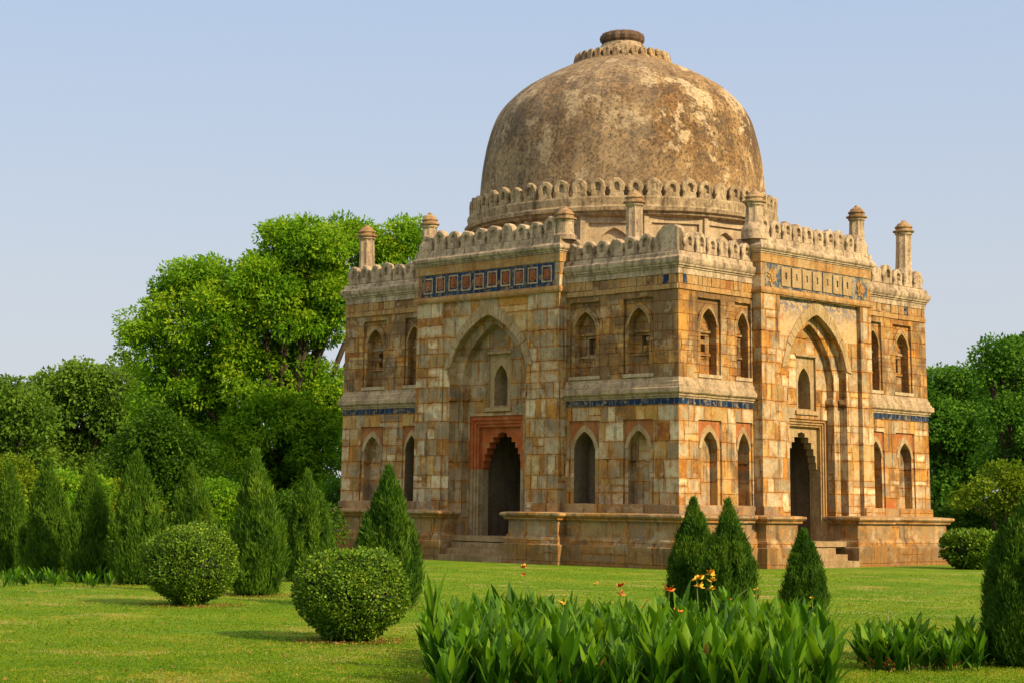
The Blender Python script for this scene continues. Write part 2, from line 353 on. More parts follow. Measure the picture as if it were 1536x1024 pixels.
def tile_mat():
    t = NT('blue_glazed_tile'); pos, u, z, sel = wallcoords(t)
    uq = t.m('MULTIPLY', u, 2.6); b = t.n('TexWhiteNoise', {'W': t.m('FLOOR', uq)}, noise_dimensions='1D').outputs['Value']
    c = t.ramp(b, [(0, (.004, .015, .045)), (.35, (.006, .025, .07)), (.7, (.010, .038, .09)), (.9, (.03, .035, .045))])
    c = t.mix(t.ramp(t.noise(pos, 3.2, 6, .75), [(.53, 0.), (.58, 1.)]), c, t.mix(t.noise(pos, 9., 3), (.30, .20, .10), (.12, .09, .06)))
    c = t.mix(1., c, t.ramp(t.noise(pos, 14., 4, .7), [(.3, .55), (.7, 1.3)]), 'MULTIPLY')
    f = t.m('FRACT', uq); e = t.m('LESS_THAN', t.m('MINIMUM', f, t.m('SUBTRACT', 1., f)), .035)
    c = t.mix(t.m('MULTIPLY', e, .7), c, (.22, .19, .15))
    return t.fin(c, .42, t.bump(t.noise(pos, 9., 3), .5, .03), .12)
M_tile = tile_mat()
def faded():
    t = NT('faded_tile'); pos = t.n('NewGeometry').outputs['Position']
    c = t.ramp(t.noise(pos, 2.6, 6, .72), [(.40, (.035, .06, .10)), (.50, (.10, .105, .10)), (.58, (.33, .24, .14)), (.7, (.20, .12, .05))])
    return t.fin(c, .7, t.bump(t.noise(pos, 12., 4), .8, .04), .15)
M_tileF = faded()
def spandrel_mat():
    t = NT('painted_spandrel'); pos = t.n('NewGeometry').outputs['Position']
    c = t.ramp(t.noise(pos, 2.2, 6, .7), [(.35, (.42, .25, .09)), (.5, (.45, .33, .18)), (.66, (.40, .17, .06))])
    v = t.noise(pos, 3.6, 6, .75, 1.2)
    z = t.xyz(pos)[2]
    c = t.mix(t.m('MULTIPLY', t.ramp(v, [(.46, 0.), (.52, 1.)]), t.ramp(t.m('DIVIDE', t.m('SUBTRACT', z, 11.2), 1.2), [(0., 0.), (1., .9)])), c, (.045, .085, .17))
    return t.fin(c, .85, t.bump(t.noise(pos, 12., 4), .7, .04))
M_span = spandrel_mat()
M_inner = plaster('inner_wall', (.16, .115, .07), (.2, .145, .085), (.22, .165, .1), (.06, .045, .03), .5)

def leaf_mat(name, cols, trans=.35, rough=.6, spec=.12, dry=None, gain=1.):
    cols = [(c[0]*1.25*gain, c[1]*1.12*gain, c[2]*.75*gain) for c in cols]
    t = NT(name); a = t.n('Attribute', attribute_name='rnd'); f = a.outputs['Fac']
    k = len(cols); c = t.ramp(f, [(i/(k-1), x) for i, x in enumerate(cols)])
    if dry: c = t.mix(t.ramp(t.n('Attribute', attribute_name='dry').outputs['Fac'], [(.9, 0.), (.92, 1.)]), c, dry)
    t.fin(c, rough, None, spec)
    tr = t.n('BsdfTranslucent', {'Color': t.mix(1., c, (1.15, 1.1, .55), 'MULTIPLY')}); ms = t.n('MixShader', {0: trans, 1: t.bsdf.outputs[0], 2: tr.outputs[0]})
    t.t.links.new(ms.outputs[0], t.out.inputs[0]); return t.mat
M_neem = leaf_mat('bright_tree_leaf', [(.035, .10, .006), (.07, .18, .010), (.11, .245, .014), (.19, .29, .02)], .48, gain=1.38)
M_far = leaf_mat('olive_tree_leaf', [(.03, .07, .012), (.052, .112, .016), (.085, .155, .02)], gain=1.55)  # muted olive green leaves of the far wood
M_darktree = leaf_mat('dark_tree_leaf', [(.014, .046, .004), (.03, .085, .006), (.055, .125, .008)], .35, gain=1.25)
M_right = leaf_mat('dense_tree_leaf', [(.014, .05, .008), (.03, .088, .012), (.055, .135, .016)], .4, gain=1.8)
M_yel = leaf_mat('yellow_green_leaf', [(.05, .11, .006), (.11, .19, .01), (.19, .27, .016)])
M_bush = leaf_mat('clipped_bush_leaf', [(.022, .065, .006), (.05, .125, .009), (.10, .20, .014), (.24, .34, .03)], .22, .5, .2, gain=1.02)
M_cyp = leaf_mat('conifer_spray', [(.014, .05, .008), (.028, .085, .010), (.055, .13, .013), (.09, .17, .02)], .25)
M_cyp2 = leaf_mat('light_conifer_spray', [(.02, .062, .008), (.038, .10, .011), (.065, .15, .015), (.11, .20, .022)], .28, gain=1.05)
M_canna = leaf_mat('canna_leaf', [(.02, .075, .006), (.04, .13, .008), (.075, .20, .011), (.13, .27, .016)], .42, .5, .14, gain=.90, dry=(.24, .13, .04))
M_grass = leaf_mat('grass_blade', [(.05, .125, .005), (.085, .165, .007), (.125, .20, .01), (.23, .23, .055)], .42, .6, gain=1.12)
def plain(name, col, rough=.8, sc=8., var=.5, spec=.2):
    t = NT(name); pos = t.n('NewGeometry').outputs['Position']; k = t.ramp(t.noise(pos, sc, 5, .65), [(.3, 1-var), (.7, 1+var*.6)])
    return t.fin(t.mix(1., col, k, 'MULTIPLY'), rough, t.bump(t.noise(pos, sc*3, 4), .6, .02), spec)
M_bark = plain('bark', (.055, .040, .027), sc=5.)
M_core = plain('dark_core', (.010, .018, .005), sc=6.)  # solid near-black fill: the shade between leaves put into the colour
M_stem = plain('green_stem', (.10, .17, .02), .5)
M_soil = plain('soil', (.16, .09, .045), .95, 14.)
M_floO = plain('orange_petal', (.72, .20, .02), .5, 30., .3)
M_floY = plain('yellow_petal', (.78, .44, .03), .5, 30., .25)
M_floR = plain('red_petal', (.52, .09, .02), .5, 30., .3)
M_wood = plain('grey_wood', (.22, .18, .13), .9, 12.)
def lawn_mat():
    t = NT('lawn_turf'); pos = t.n('NewGeometry').outputs['Position']
    big = t.noise(pos, .16, 4, .6); mid = t.noise(pos, 1.1, 5, .65); fine = t.noise(pos, 13., 5, .75)
    c = t.ramp(t.m('ADD', t.m('MULTIPLY', big, .5), t.m('MULTIPLY', mid, .5)), [(.36, (.062, .145, .004)), (.50, (.105, .188, .006)), (.62, (.165, .215, .013))])
    c = t.mix(t.m('MULTIPLY', t.ramp(t.noise(pos, .42, 6, .72), [(.55, 0.), (.66, 1.)]), .8), c, (.34, .26, .09))
    c = t.mix(1., c, t.ramp(fine, [(.28, .5), (.5, 1.), (.75, 1.5)]), 'MULTIPLY')
    return t.fin(c, .9, t.bump(fine, .7, .05), .1)
M_lawn = lawn_mat()

# ------------------------------------------------------------------ lawn
def make_lawn():
    s = np.concatenate([-np.geomspace(2500, 50, 12), np.linspace(-45, 45, 61), np.geomspace(50, 2500, 12)])
    dd = np.concatenate([np.linspace(-60, 20, 6), np.linspace(24, 110, 60), np.geomspace(115, 3500, 16)])
    vs = []
    for e in dd:
        for a in s:
            p = CAM + FWD*e + RGT*a
            h = float(fall(p[0], p[1]))
            if abs(a) < 46 and 20 < e < 80: h += .035*nz(p[0]*.22, p[1]*.22, 0)
            vs.append((p[0], p[1], h))
    n = len(s); fs = [(i*n+j, i*n+j+1, (i+1)*n+j+1, (i+1)*n+j) for i in range(len(dd)-1) for j in range(n-1)]
    me = bpy.data.meshes.new('lawn'); me.from_pydata(vs, [], fs); me.materials.append(M_lawn)
    me.polygons.foreach_set('use_smooth', [True]*len(fs))
    o = link('lawn', me); o['kind'] = 'structure'
make_lawn()

# ------------------------------------------------------------------ the tomb
TOMB = empty('domed_tomb', (0, 0, 0), 'square sandstone tomb with a great weathered dome standing on the lawn', 'building')
PT = .52                                   # how far a portal stands out from the wall
FACES = {
 'L': dict(fr=FL, H=HX, pc=-.33, ph=4.97, nic=[(4.86, 6.76), (8.22, 10.02)], ac=-.22, ah=2.66, alf=(-3.35, 2.95), dc=-.38, dh=1.86, wc=-.22, nc=-.33, nh=2.13),
 'R': dict(fr=FR, H=HY, pc=-.16, ph=4.47, nic=[(4.55, 5.95), (7.0, 8.65)], ac=.0, ah=2.42, alf=(-3.2, 3.4), dc=.36, dh=1.53, wc=.22, nc=-.42, nh=2.15)}
ZT = 13.9
def niche(fr, u0, u1, z0, z1, upper, deep, parent, seed):
    """recessed frame with red spandrel, arch band and arched hollow"""
    c = (u0+u1)/2; w = (u1-u0)/2
    dp = .16 if upper else .10
    t = MB(); reveal(t, fr, rect(u0, u1, z0, z1), 0, -dp)
    za = z1-(.50 if not upper else .44); zs = za-.78 if not upper else za-.72
    ro = arch(c, w*.93, z0, zs+.03, za+.28); ri = arch(c, w*.70, z0, zs, za)
    t.mi = 1 if not upper else 0
    panel(t, fr, [rect(u0, u1, z0, z1), ro], -dp)
    o = t.build('niche', [M_stoneU if upper else M_stone, M_red], parent)
    b = MB(); n = len(ri)
    panel(b, fr, [ro, [p if i > 1 else (p[0], p[1]+.002) for i, p in enumerate(ri)]], -.05); reveal(b, fr, ro, -dp, -.05)
    b.build('jambs', M_stoneU if upper else M_stone, o)
    b = MB(); A, B = ro[2:], ri[2:]; m = len(A); d = -.02
    if upper: A = [(a[0]*.45+q[0]*.55, a[1]*.45+q[1]*.55) for a, q in zip(A, B)]
    for i in range(m-1):
        q = [B[i], A[i], A[i+1], B[i+1]]
        b.add([fr(u, d, z) for u, z in q]+[fr(u, -.05, z) for u, z in q], [(0, 1, 2, 3), (1, 5, 6, 2), (3, 7, 4, 0)])
    b.build('arch_band', M_ringU if upper else M_ring, o)
    h = MB(); reveal(h, fr, ri, -.05, -.05-deep)
    if not upper: panel(h, fr, [ri], -.05-deep)
    else:
        wl = rect(c-w*.18, c+w*.30, z0+1.02, z0+1.72); panel(h, fr, [ri, wl], -.05-deep)
        reveal(h, fr, wl, -.05-deep, -.35-deep); panel(h, fr, [wl], -.35-deep)
        box(h, fr, c-w*.66, c+w*.66, -.05-deep, .05-deep, z0+1.86, z0+1.98)
        box(h, fr, c-w*.66, c+w*.66, -.05-deep, .04-deep, z0+.85, z0+.97)
        for k in range(4):
            ua = c-w*.6+random.random()*w*.9; zz = z0+random.random()*2.1
            box(h, fr, ua, ua+.25+.2*random.random(), -.05-deep, -.01-deep, zz, zz+.18)
    h.build('hollow', M_inf if upper else (M_inner if deep > .9 else M_infl), o)  # deep niches get a darker back: their shade put into the colour
    if upper:
        s = MB(); box(s, fr, u0-.02, u1+.02, -.11, .045, z0-.16, z0-.005); s.build('sill', M_lime2, o)
    return o

def merlon_mesh(name, w, h, th, kind, seed, mat):
    """petal-shaped battlement: round body on a narrower neck, with a sunk centre"""
    r = random.Random(seed); out = []
    n = 18
    for i in range(n+1):
        a = -.62+(math.pi+1.24)*i/n
        x = w*.5*math.cos(a); z = h*.56+h*.44*math.sin(a)*(1.0 if math.sin(a) < .9 else 1.03)
        out.append((x*(1+.08*(r.random()-.5)), z*(1+.05*(r.random()-.5))))
    out = [(w*.50, 0.), (w*.47, h*.10)] + out + [(-w*.47, h*.10), (-w*.50, 0.)]
    if kind == 1: out = [(x, min(z, h*(.86+.1*math.sin(x*9)))) for x, z in out]     # broken top
    vs = []; fs = []; m = len(out)
    for d in (-th/2, th/2-.05): vs += [(x, d, z) for x, z in out]
    vs += [(x*.86, th/2, h*.5+(z-h*.5)*.88) for x, z in out]
    vs += [(x*.42, th/2, h*.56+(z-h*.5)*.46) for x, z in out]
    vs += [(x*.30, th/2-(.14 if kind == 0 else .03), h*.56+(z-h*.5)*.34) for x, z in out]
    for k in range(4): fs += [(k*m+i, k*m+(i+1) % m, (k+1)*m+(i+1) % m, (k+1)*m+i) for i in range(m)]
    fs += [tuple(range(m))[::-1], tuple(range(4*m, 5*m))]
    me = bpy.data.meshes.new(name); me.from_pydata(vs, [], fs); me.materials.append(mat)
    for v in me.vertices:
        p = v.co; q = .035*nz(p.x*5, p.y*5, p.z*5, seed*3.3); v.co.x += q; v.co.z += .6*q; v.co.y += .5*q
    me.update(); return me
MER = [merlon_mesh('merlon', .80, .95, .30, (0, 2, 0, 0, 2, 1)[k], k, M_lime) for k in range(6)]
def put_merlon(fr, u, o, z, parent, s=1., k=None, face='L', me=None):
    ob = bpy.data.objects.new('merlon', me or MER[random.choice((0, 0, 1, 2, 2, 3, 3, 4, 5)) if k is None else k]); COL.objects.link(ob); ob.parent = parent
    ob.location = warp(fr(u, o, z))
    a = {'L': math.pi, 'R': -math.pi/2, 'LB': 0, 'RB': math.pi/2}[face]
    ob.rotation_euler = (random.uniform(-.04, .04), random.uniform(-.03, .03), a+random.uniform(-.09, .09))
    ob.scale = (s*random.uniform(.94, 1.04), random.uniform(.9, 1.1), random.uniform(.84, 1.06))
    return ob

walls = {}
for key, F in FACES.items():
    fr, H = F['fr'], F['H']; pl, pr = F['pc']-F['ph'], F['pc']+F['ph']
    walls[key] = {}
    for s in (-1, 1):
        t = MB()
        edge = pr if s > 0 else pl
        holes = []; holesU = []
        for (a, b) in F['nic']:
            u0, u1 = (a, b) if s > 0 else (-b, -a)
            if s > 0: u0 = max(u0, edge+.12)
            else: u1 = min(u1, edge-.12)
            holes += [rect(u0, u1, 2.83, 6.62)]; holesU += [rect(u0, u1, 8.66, 12.02)]
        for z0, z1, hh in ((2.0, 8.2, holes), (8.2, ZT, holesU)):
            o = [(edge, z0), (s*H, z0), (s*H, z1), (edge, z1)]
            if s < 0: o = o[::-1]
            t.mi = 0 if z0 < 5 else 1
            panel(t, fr, [o]+hh, 0)
        walls[key][s] = t.build('wall', [M_stone, M_stoneU], TOMB)
    for s in (-1, 1):
        edge = pr if s > 0 else pl
        for i, (a, b) in enumerate(F['nic']):
            u0, u1 = (a, b) if s > 0 else (-b, -a)
            if s > 0: u0 = max(u0, edge+.12)
            else: u1 = min(u1, edge-.12)
            niche(fr, u0, u1, 2.83, 6.62, False, (1.05 if key == 'L' else .75) if i == 0 else .42, TOMB, i)
            niche(fr, u0, u1, 8.66, 12.02, True, .42, TOMB, i+5)
    # small broken frieze of square stones under the cornice, and the string under it
    for s in (-1, 1):
        fz = MB(); fz2 = MB(); st = MB(); w = walls[key][s]
        edge = pr if s > 0 else pl; a, b = (edge+.02, H) if s > 0 else (-H, edge-.02)
        u = a
        while u < b-.2:
            w_ = random.uniform(.22, .5); k = random.random()
            if k > .22: box(fz if k < .96 else fz2, fr, u+.015, min(b, u+w_)-.015, -.05, random.uniform(.015, .05), 12.56, 12.95)
            u += w_
        u = a
        while u < b-.3:
            w_ = random.uniform(.9, 2.2); box(st, fr, u, min(b+.0, u+w_-.01), -.05, .05+random.uniform(0, .03), 12.30+random.uniform(-.01, .01), 12.52); u += w_
        fz.build('frieze', M_orange, w); st.build('string', M_orange, w)
        if fz2.f: fz2.build('tile', M_tile, w)
# plain walls at the back
for fr, H in ((FLB, HX), (FRB, HY)):
    t = MB(); panel(t, fr, [[(-H, 2.0), (H, 2.0), (H, ZT), (-H, ZT)]], 0); t.build('wall', M_stone, TOMB)
t = MB(); t.add([(-HX, -HY, ZT-.02), (HX, -HY, ZT-.02), (HX, HY, ZT-.02), (-HX, HY, ZT-.02)], [(0, 1, 2, 3)]); t.build('roof', M_slab, TOMB)

def plan(mid, gap=None):
    """plan runs of the wall line (outside on the right of travel): mid=True follows the portals"""
    L, R = FACES['L'], FACES['R']
    return L, R
L_, R_ = FACES['L'], FACES['R']
lp0, lp1 = L_['pc']-L_['ph'], L_['pc']+L_['ph']; rp0, rp1 = R_['pc']-R_['ph'], R_['pc']+R_['ph']
# cornice, string course and blue tile band: three visible runs and the two at the back corners
RUNS = [[(lp1, -HY), (HX, -HY), (HX, rp0)], [(-HX, 3), (-HX, -HY), (lp0, -HY)], [(HX, rp1), (HX, HY), (4, HY)], [(4, HY), (-HX, HY), (-HX, 3)]]
CORN = [(0, 12.96), (.05, 12.97), (.05, 13.235), (.10, 13.24), (.10, 13.325), (.165, 13.33), (.17, 13.42), (.20, 13.425), (.235, 13.50), (.255, 13.62), (.25, 13.68), (.17, 13.73), (.135, 13.78), (.12, 13.90), (.10, 13.96), (-.45, 13.98)]
STR = [(0, 7.53), (.055, 7.535), (.055, 7.62), (.115, 7.625), (.12, 7.71), (.19, 7.74), (.235, 7.79), (.24, 7.97), (.205, 8.01), (.165, 8.02), (.16, 8.10), (.10, 8.12), (.085, 8.26), (.03, 8.30), (0, 8.45)]
for i, p in enumerate(RUNS):
    t = MB(); sweep(t, p, CORN, jit=.016, seed=i*3.1, step=.22); t.build('cornice', M_lime, TOMB)
    t = MB(); sweep(t, p, STR, jit=.028, seed=i*5.3+1, step=.18); t.build('string_course', M_slab, TOMB)
    t = MB(); sweep(t, p, [(-.02, 7.26), (.022, 7.262), (.022, 7.522), (-.02, 7.524)], jit=.008, seed=i); t.build('tile_band', M_tile, TOMB)
    t = MB(); sweep(t, p, [(-.02, 2.3), (.07, 2.31), (.07, 2.80), (-.02, 2.82)], jit=.012, seed=i+7); t.build('skirting', M_plinth, TOMB)
# parapet merlons, bay by bay
par = bpy.data.objects.new('parapet', None); COL.objects.link(par); par.parent = TOMB
def row(fr, face, u0, u1, n, o, z, skip=(), parent=par, s=1.):
    for i in range(n):
        if i in skip: continue
        put_merlon(fr, u0+(u1-u0)*(i+.5)/n, o, z, parent, s*(abs(u1-u0)/n)/.90, face=face)
row(FL, 'L', lp1+.05, HX-1.55, 6, -.12, 13.96)
row(FL, 'L', -HX+.05, lp0, 7, -.12, 13.96)
row(FR, 'R', -HY+.35, rp0, 6, -.12, 13.96)
row(FR, 'R', rp1, HY-.05, 6, -.12, 13.96)
row(FLB, 'LB', -HX, HX, 24, -.12, 13.96)
row(FRB, 'RB', -HY, HY, 21, -.12, 13.96)
# broken corner block standing where the near corner's battlement was
t = MB()
lp = [(9.95, 13.97), (11.40, 13.97), (11.40, 15.0), (11.2, 15.16), (10.9, 15.2), (10.5, 15.1), (10.2, 14.86), (9.98, 14.5)]
slab(t, FL, [lp], -.5, -.08); panel(t, FL, [lp], -.5)
lp = [(-9.9, 13.97), (-9.45, 13.97), (-9.45, 14.55), (-9.52, 14.8), (-9.7, 15.0), (-9.9, 15.06)]
slab(t, FR, [lp], -.5, -.1); t.build('corner_block', M_lime, TOMB)

# ---- portals
def pishtaq(key):
    F = FACES[key]; fr = F['fr']; p0, p1 = F['pc']-F['ph'], F['pc']+F['ph']; c = F['ac']; ah = F['ah']
    ZTOP = 14.40; a0, a1 = F['alf']; ALF = .10 if key == 'L' else .24
    t = MB()
    n0, n1 = F['nc']-F['nh']-.3, F['nc']+F['nh']+.3
    zf = 1.2                                                # threshold
    za1 = 11.78 if key == 'L' else 11.9; zs1 = 9.35
    alf = rect(a0, a1, zf, 12.52)
    panel(t, fr, [[(p0, zf), (p1, zf), (p1, ZTOP+.5), (p0, ZTOP+.5)], rect(a0, a1, zf+.001, 12.52)], PT)
    for u in (p0, p1):
        t.add([fr(u, -.02, zf), fr(u, PT, zf), fr(u, PT, ZTOP+.5), fr(u, -.02, ZTOP+.5)], [(0, 1, 2, 3)])
    reveal(t, fr, alf, PT, PT-ALF)
    port = t.build('portal', M_portal, TOMB)
    o1 = PT-ALF
    in1 = arch(c, ah, zf, zs1, za1, 12); out1 = arch(c, ah+.40, 9.2, zs1-.1, za1+.62, 12)
    sp = MB()
    panel(sp, fr, [alf, [(u, z+(.002 if i < 2 else 0)) for i, (u, z) in enumerate(in1)]], o1)
    sp.build('spandrel_wall', M_portal, port)
    if key == 'R':                                          # faded paint left above the arch
        s2 = MB(); outl = rect(a0+.02, a1-.02, 10.75, 12.5)
        cut = [(u, z) for u, z in arch(c, ah+.42, 10.75, zs1-.1, za1+.64, 14) if z > 10.751]
        # the region above the arch: outline minus the crown of the ring
        crown = sorted([q for q in cut], key=lambda q: q[0])
        poly = [(a0+.02, 10.75), (crown[0][0], 10.75)]+crown+[(crown[-1][0], 10.75), (a1-.02, 10.75), (a1-.02, 12.5), (a0+.02, 12.5)]
        panel(s2, fr, [poly], o1+.006); s2.build('painted_spandrel', M_span, port)
    # voussoirs of the arch band, one by one in a single mesh, joints open
    ring = MB(); ins = in1[2:]; outs = arch(c, ah+.42, 9.2, zs1-.1, za1+.64, 12)[2:]
    m = len(ins)
    for i in range(m-1):
        def lerp(A, B, f): return (A[0]+(B[0]-A[0])*f, A[1]+(B[1]-A[1])*f)
        q = [lerp(ins[i], ins[i+1], .03), lerp(outs[i], outs[i+1], .03), lerp(outs[i], outs[i+1], .97), lerp(ins[i], ins[i+1], .97)]
        d = o1+.045+.02*random.random(); n = 4
        ring.add([fr(u, d, z) for u, z in q]+[fr(u, o1-.05, z) for u, z in q], [(0, 1, 2, 3), (0, 4, 5, 1), (1, 5, 6, 2), (2, 6, 7, 3), (3, 7, 4, 0)])
    ring.build('arch_band', M_ring, port)
    # second order and the back of the bay
    o2 = o1-.42; ob = o2-.40
    in2 = arch(c, ah-.50, zf, zs1-.35, za1-.42, 12)
    t = MB(); reveal(t, fr, in1, o1, o2); panel(t, fr, [in1, [(u, z+(.002 if i < 2 else 0)) for i, (u, z) in enumerate(in2)]], o2)
    reveal(t, fr, in2, o2, ob)
    for s in (-1, 1):                                        # impost blocks
        for hh, oo in ((ah, o1), (ah-.5, o2)):
            u = c+s*hh
            box(t, fr, min(u, u-s*.14), max(u, u-s*.14), oo-.36, oo+.05, 7.78, 8.02)
    wc = F['wc']; wh = .46 if key == 'L' else .5
    dc, dh = F['dc'], F['dh']
    win = arch(wc, wh, 7.5, 8.75, 9.45, 7); wfr = rect(wc-wh-.3, wc+wh+.3, 7.42, 9.98)
    dfr = rect(dc-dh, dc+dh, zf, 7.02)
    base = [(u, z) for u, z in in2]
    # back wall with door and window openings (the door goes down to the threshold)
    dfr_h = [(u, z+(.004 if z < 2 else 0)) for u, z in dfr]
    panel(t, fr, [base, dfr_h, wfr], ob)
    t.build('arched_recess', M_infl if key == 'L' else M_portal, port)
    # window niche
    t = MB(); reveal(t, fr, wfr, ob, ob-.12); panel(t, fr, [wfr, win], ob-.12); reveal(t, fr, win, ob-.12, ob-.85)
    box(t, fr, wc-wh-.42, wc+wh+.42, ob-.02, ob+.09, 7.22, 7.40)
    box(t, fr, wc-wh-.36, wc+wh+.36, ob-.02, ob+.06, 9.99, 10.10)
    wn_ = t.build('window', M_ring, port)
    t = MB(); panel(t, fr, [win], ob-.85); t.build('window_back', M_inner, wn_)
    # doorway: three nested orange frames, then a corbelled opening
    t = MB(); o = ob; lp = dfr; w_ = dh
    steps_ = [.16, .13, .12] if key == 'L' else [.10, .09, .08]
    for i, g in enumerate(steps_):
        nl = [(dc-w_+g, zf), (dc+w_-g, zf), (dc+w_-g, lp[2][1]-g*1.3), (dc-w_+g, lp[2][1]-g*1.3)]
        reveal(t, fr, lp, o, o-.08); o -= .08
        t.mi = (0 if i != 1 else 1) if key == 'L' else (1 if i != 1 else 2)
        panel(t, fr, [lp, [(u, z+(.003 if z < 2 else 0)) for u, z in nl]], o); lp = nl; w_ -= g
    zt = lp[2][1]
    hw = w_-(.06 if key == 'L' else .02)
    prof = [(1.0, zf), (1.0, 4.5), (.95, 4.5), (.95, 4.82), (.88, 4.82), (.88, 5.14), (.78, 5.14), (.78, 5.44), (.64, 5.44), (.64, 5.72), (.46, 5.72), (.46, 5.96), (.22, 5.96), (.22, 6.13), (0, 6.2)]
    sc_ = (zt-.25-zf)/(6.2-zf)
    Rr = [(dc+hw*x, zf+(z-zf)*sc_) for x, z in prof]; Ll = [(dc-hw*x, zf+(z-zf)*sc_) for x, z in prof[:-1]]
    opn = [Ll[0]]+Rr+Ll[1:][::-1]
    t.mi = 0 if key == 'L' else 2
    reveal(t, fr, lp, o, o-.2); o -= .2
    panel(t, fr, [lp, [(u, z+(.004 if z < zf+.01 else 0)) for u, z in opn]], o); reveal(t, fr, opn, o, o-.45)
    t.build('doorway', [M_lintel, M_lintel, M_ring] if key == 'L' else [M_red, M_orange, M_ring], port)
    # passage behind
    t = MB(); u0, u1 = dc-hw-.25, dc+hw+.25; z1 = zt+.1
    panel(t, fr, [rect(u0, u1, zf, z1), [(u, z+(.004 if z < zf+.01 else 0)) for u, z in opn]], o-.45)
    reveal(t, fr, rect(u0, u1, zf, z1), o-.45, o-5); panel(t, fr, [rect(u0, u1, zf, z1)], o-5)
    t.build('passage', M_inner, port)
    t = MB(); box(t, fr, n0, n1, ob-.9, PT+.02, zf-.25, zf+.001); t.build('threshold', M_step, port)
    # front: ledge, tile panel, architrave, cornice
    t = MB()
    zl = 12.56
    path = {'L': [(p0, -HY+.0), (p0, -HY-PT), (p1, -HY-PT), (p1, -HY)], 'R': [(HX, p0), (HX+PT, p0), (HX+PT, p1), (HX, p1)]}[key]
    sweep(t, path, [(0, zl), (.07, zl+.01), (.10, zl+.12), (.06, zl+.28), (0, zl+.29)], jit=.02, seed=3, step=.4)
    sweep(t, path, [(0, 13.96), (.05, 13.97), (.05, 14.36), (0, 14.38)], jit=.012, seed=5, step=.4)
    t.build('ledge', M_orange, port)
    t = MB()
    sweep(t, path, [(0, 14.38), (.07, 14.385), (.07, 14.46), (.13, 14.465), (.135, 14.54), (.18, 14.545), (.225, 14.60), (.235, 14.70), (.22, 14.75), (.14, 14.79), (.10, 14.86), (.08, 15.14), (-.05, 15.15), (-1.0, 15.15)], jit=.016, seed=8, step=.22)
    t.build('portal_cornice', M_lime, port)
    t = MB()                                                # the thickness of the screen above the roof
    t.add([fr(p0, -.9, ZT-.1), fr(p1, -.9, ZT-.1), fr(p1, -.9, 15.1), fr(p0, -.9, 15.1)], [(0, 1, 2, 3)])
    for u in (p0, p1): t.add([fr(u, -.9, ZT-.1), fr(u, 0, ZT-.1), fr(u, 0, 15.1), fr(u, -.9, 15.1)], [(0, 1, 2, 3)])
    t.build('screen_back', M_slab, port)
    t = MB(); u0, u1 = p0+.30, p1-.30; box(t, fr, u0, u1, PT-.02, PT+.012, zl+.31, 13.94); t.build('tile_panel', M_tile if key == 'L' else M_tileF, port)
    if key == 'L':
        n = 10
        for i in range(n):
            uc = u0+.05+(u1-u0-.1)*(i+.5)/n; w_ = .33; zc = 13.44+.03*random.uniform(-1, 1)
            t = MB(); slab(t, fr, [rect(uc-w_, uc+w_, zc-.40, zc+.38), rect(uc-w_*.80, uc+w_*.82, zc-.33, zc+.31)], PT+.0, PT+.045); fo = t.build('tile_frame', M_slab, port)
            t = MB(); N = 14; lpq = [(uc+w_*.76*math.copysign(abs(math.cos(a))**.5, math.cos(a))*(1+.3*random.uniform(-1, .1)), zc+.31*math.copysign(abs(math.sin(a))**.5, math.sin(a))*(1+.3*random.uniform(-1, .1))) for a in [2*math.pi*k/N for k in range(N)]]
            slab(t, fr, [lpq], PT+.0, PT+.045); slab(t, fr, [[(uc+(u-uc)*.5, zc+(z-zc)*.55) for u, z in lpq]], PT+.045, PT+.08); t.build('relief', M_relief, fo)
    else:
        n = 7; s0, s1 = u0+1.15, u1-1.35
        for i in range(n):
            uc = s0+(s1-s0)*(i+.5)/n; w_ = (s1-s0)/n*.42; t = MB()
            slab(t, fr, [rect(uc-w_, uc+w_, 12.98, 13.88), rect(uc-.07, uc+.07, 13.3, 13.62)], PT+.0, PT+.07); t.build('stone_tablet', M_ring, port)
        for uc in (u0+.5, u1-.6):
            t = MB(); N = 22; lpq = [(uc+.40*math.cos(a)*(1+.6*random.uniform(-1, .3)), 13.36+.46*math.sin(a)*(1+.6*random.uniform(-1, .3))) for a in [2*math.pi*k/N for k in range(N)]]
            slab(t, fr, [lpq], PT+.0, PT+.06); slab(t, fr, [[(uc+(u-uc)*.5, 13.38+(z-13.38)*.55) for u, z in lpq]], PT+.06, PT+.1); t.build('relief', M_orange, port)
    row(fr, key, p0+.05, p1-.25, 10, PT-.2, 15.13, parent=port)
    # skirting of the two piers
    t = MB()
    for a, b in ((p0-.05, a0-.02), (a1+.02, p1+.05)): box(t, fr, a, b, PT-.1, PT+.06, 2.3, 2.82)
    t.build('skirting', M_plinth, port)
    return port
pishtaq('L'); pishtaq('R')

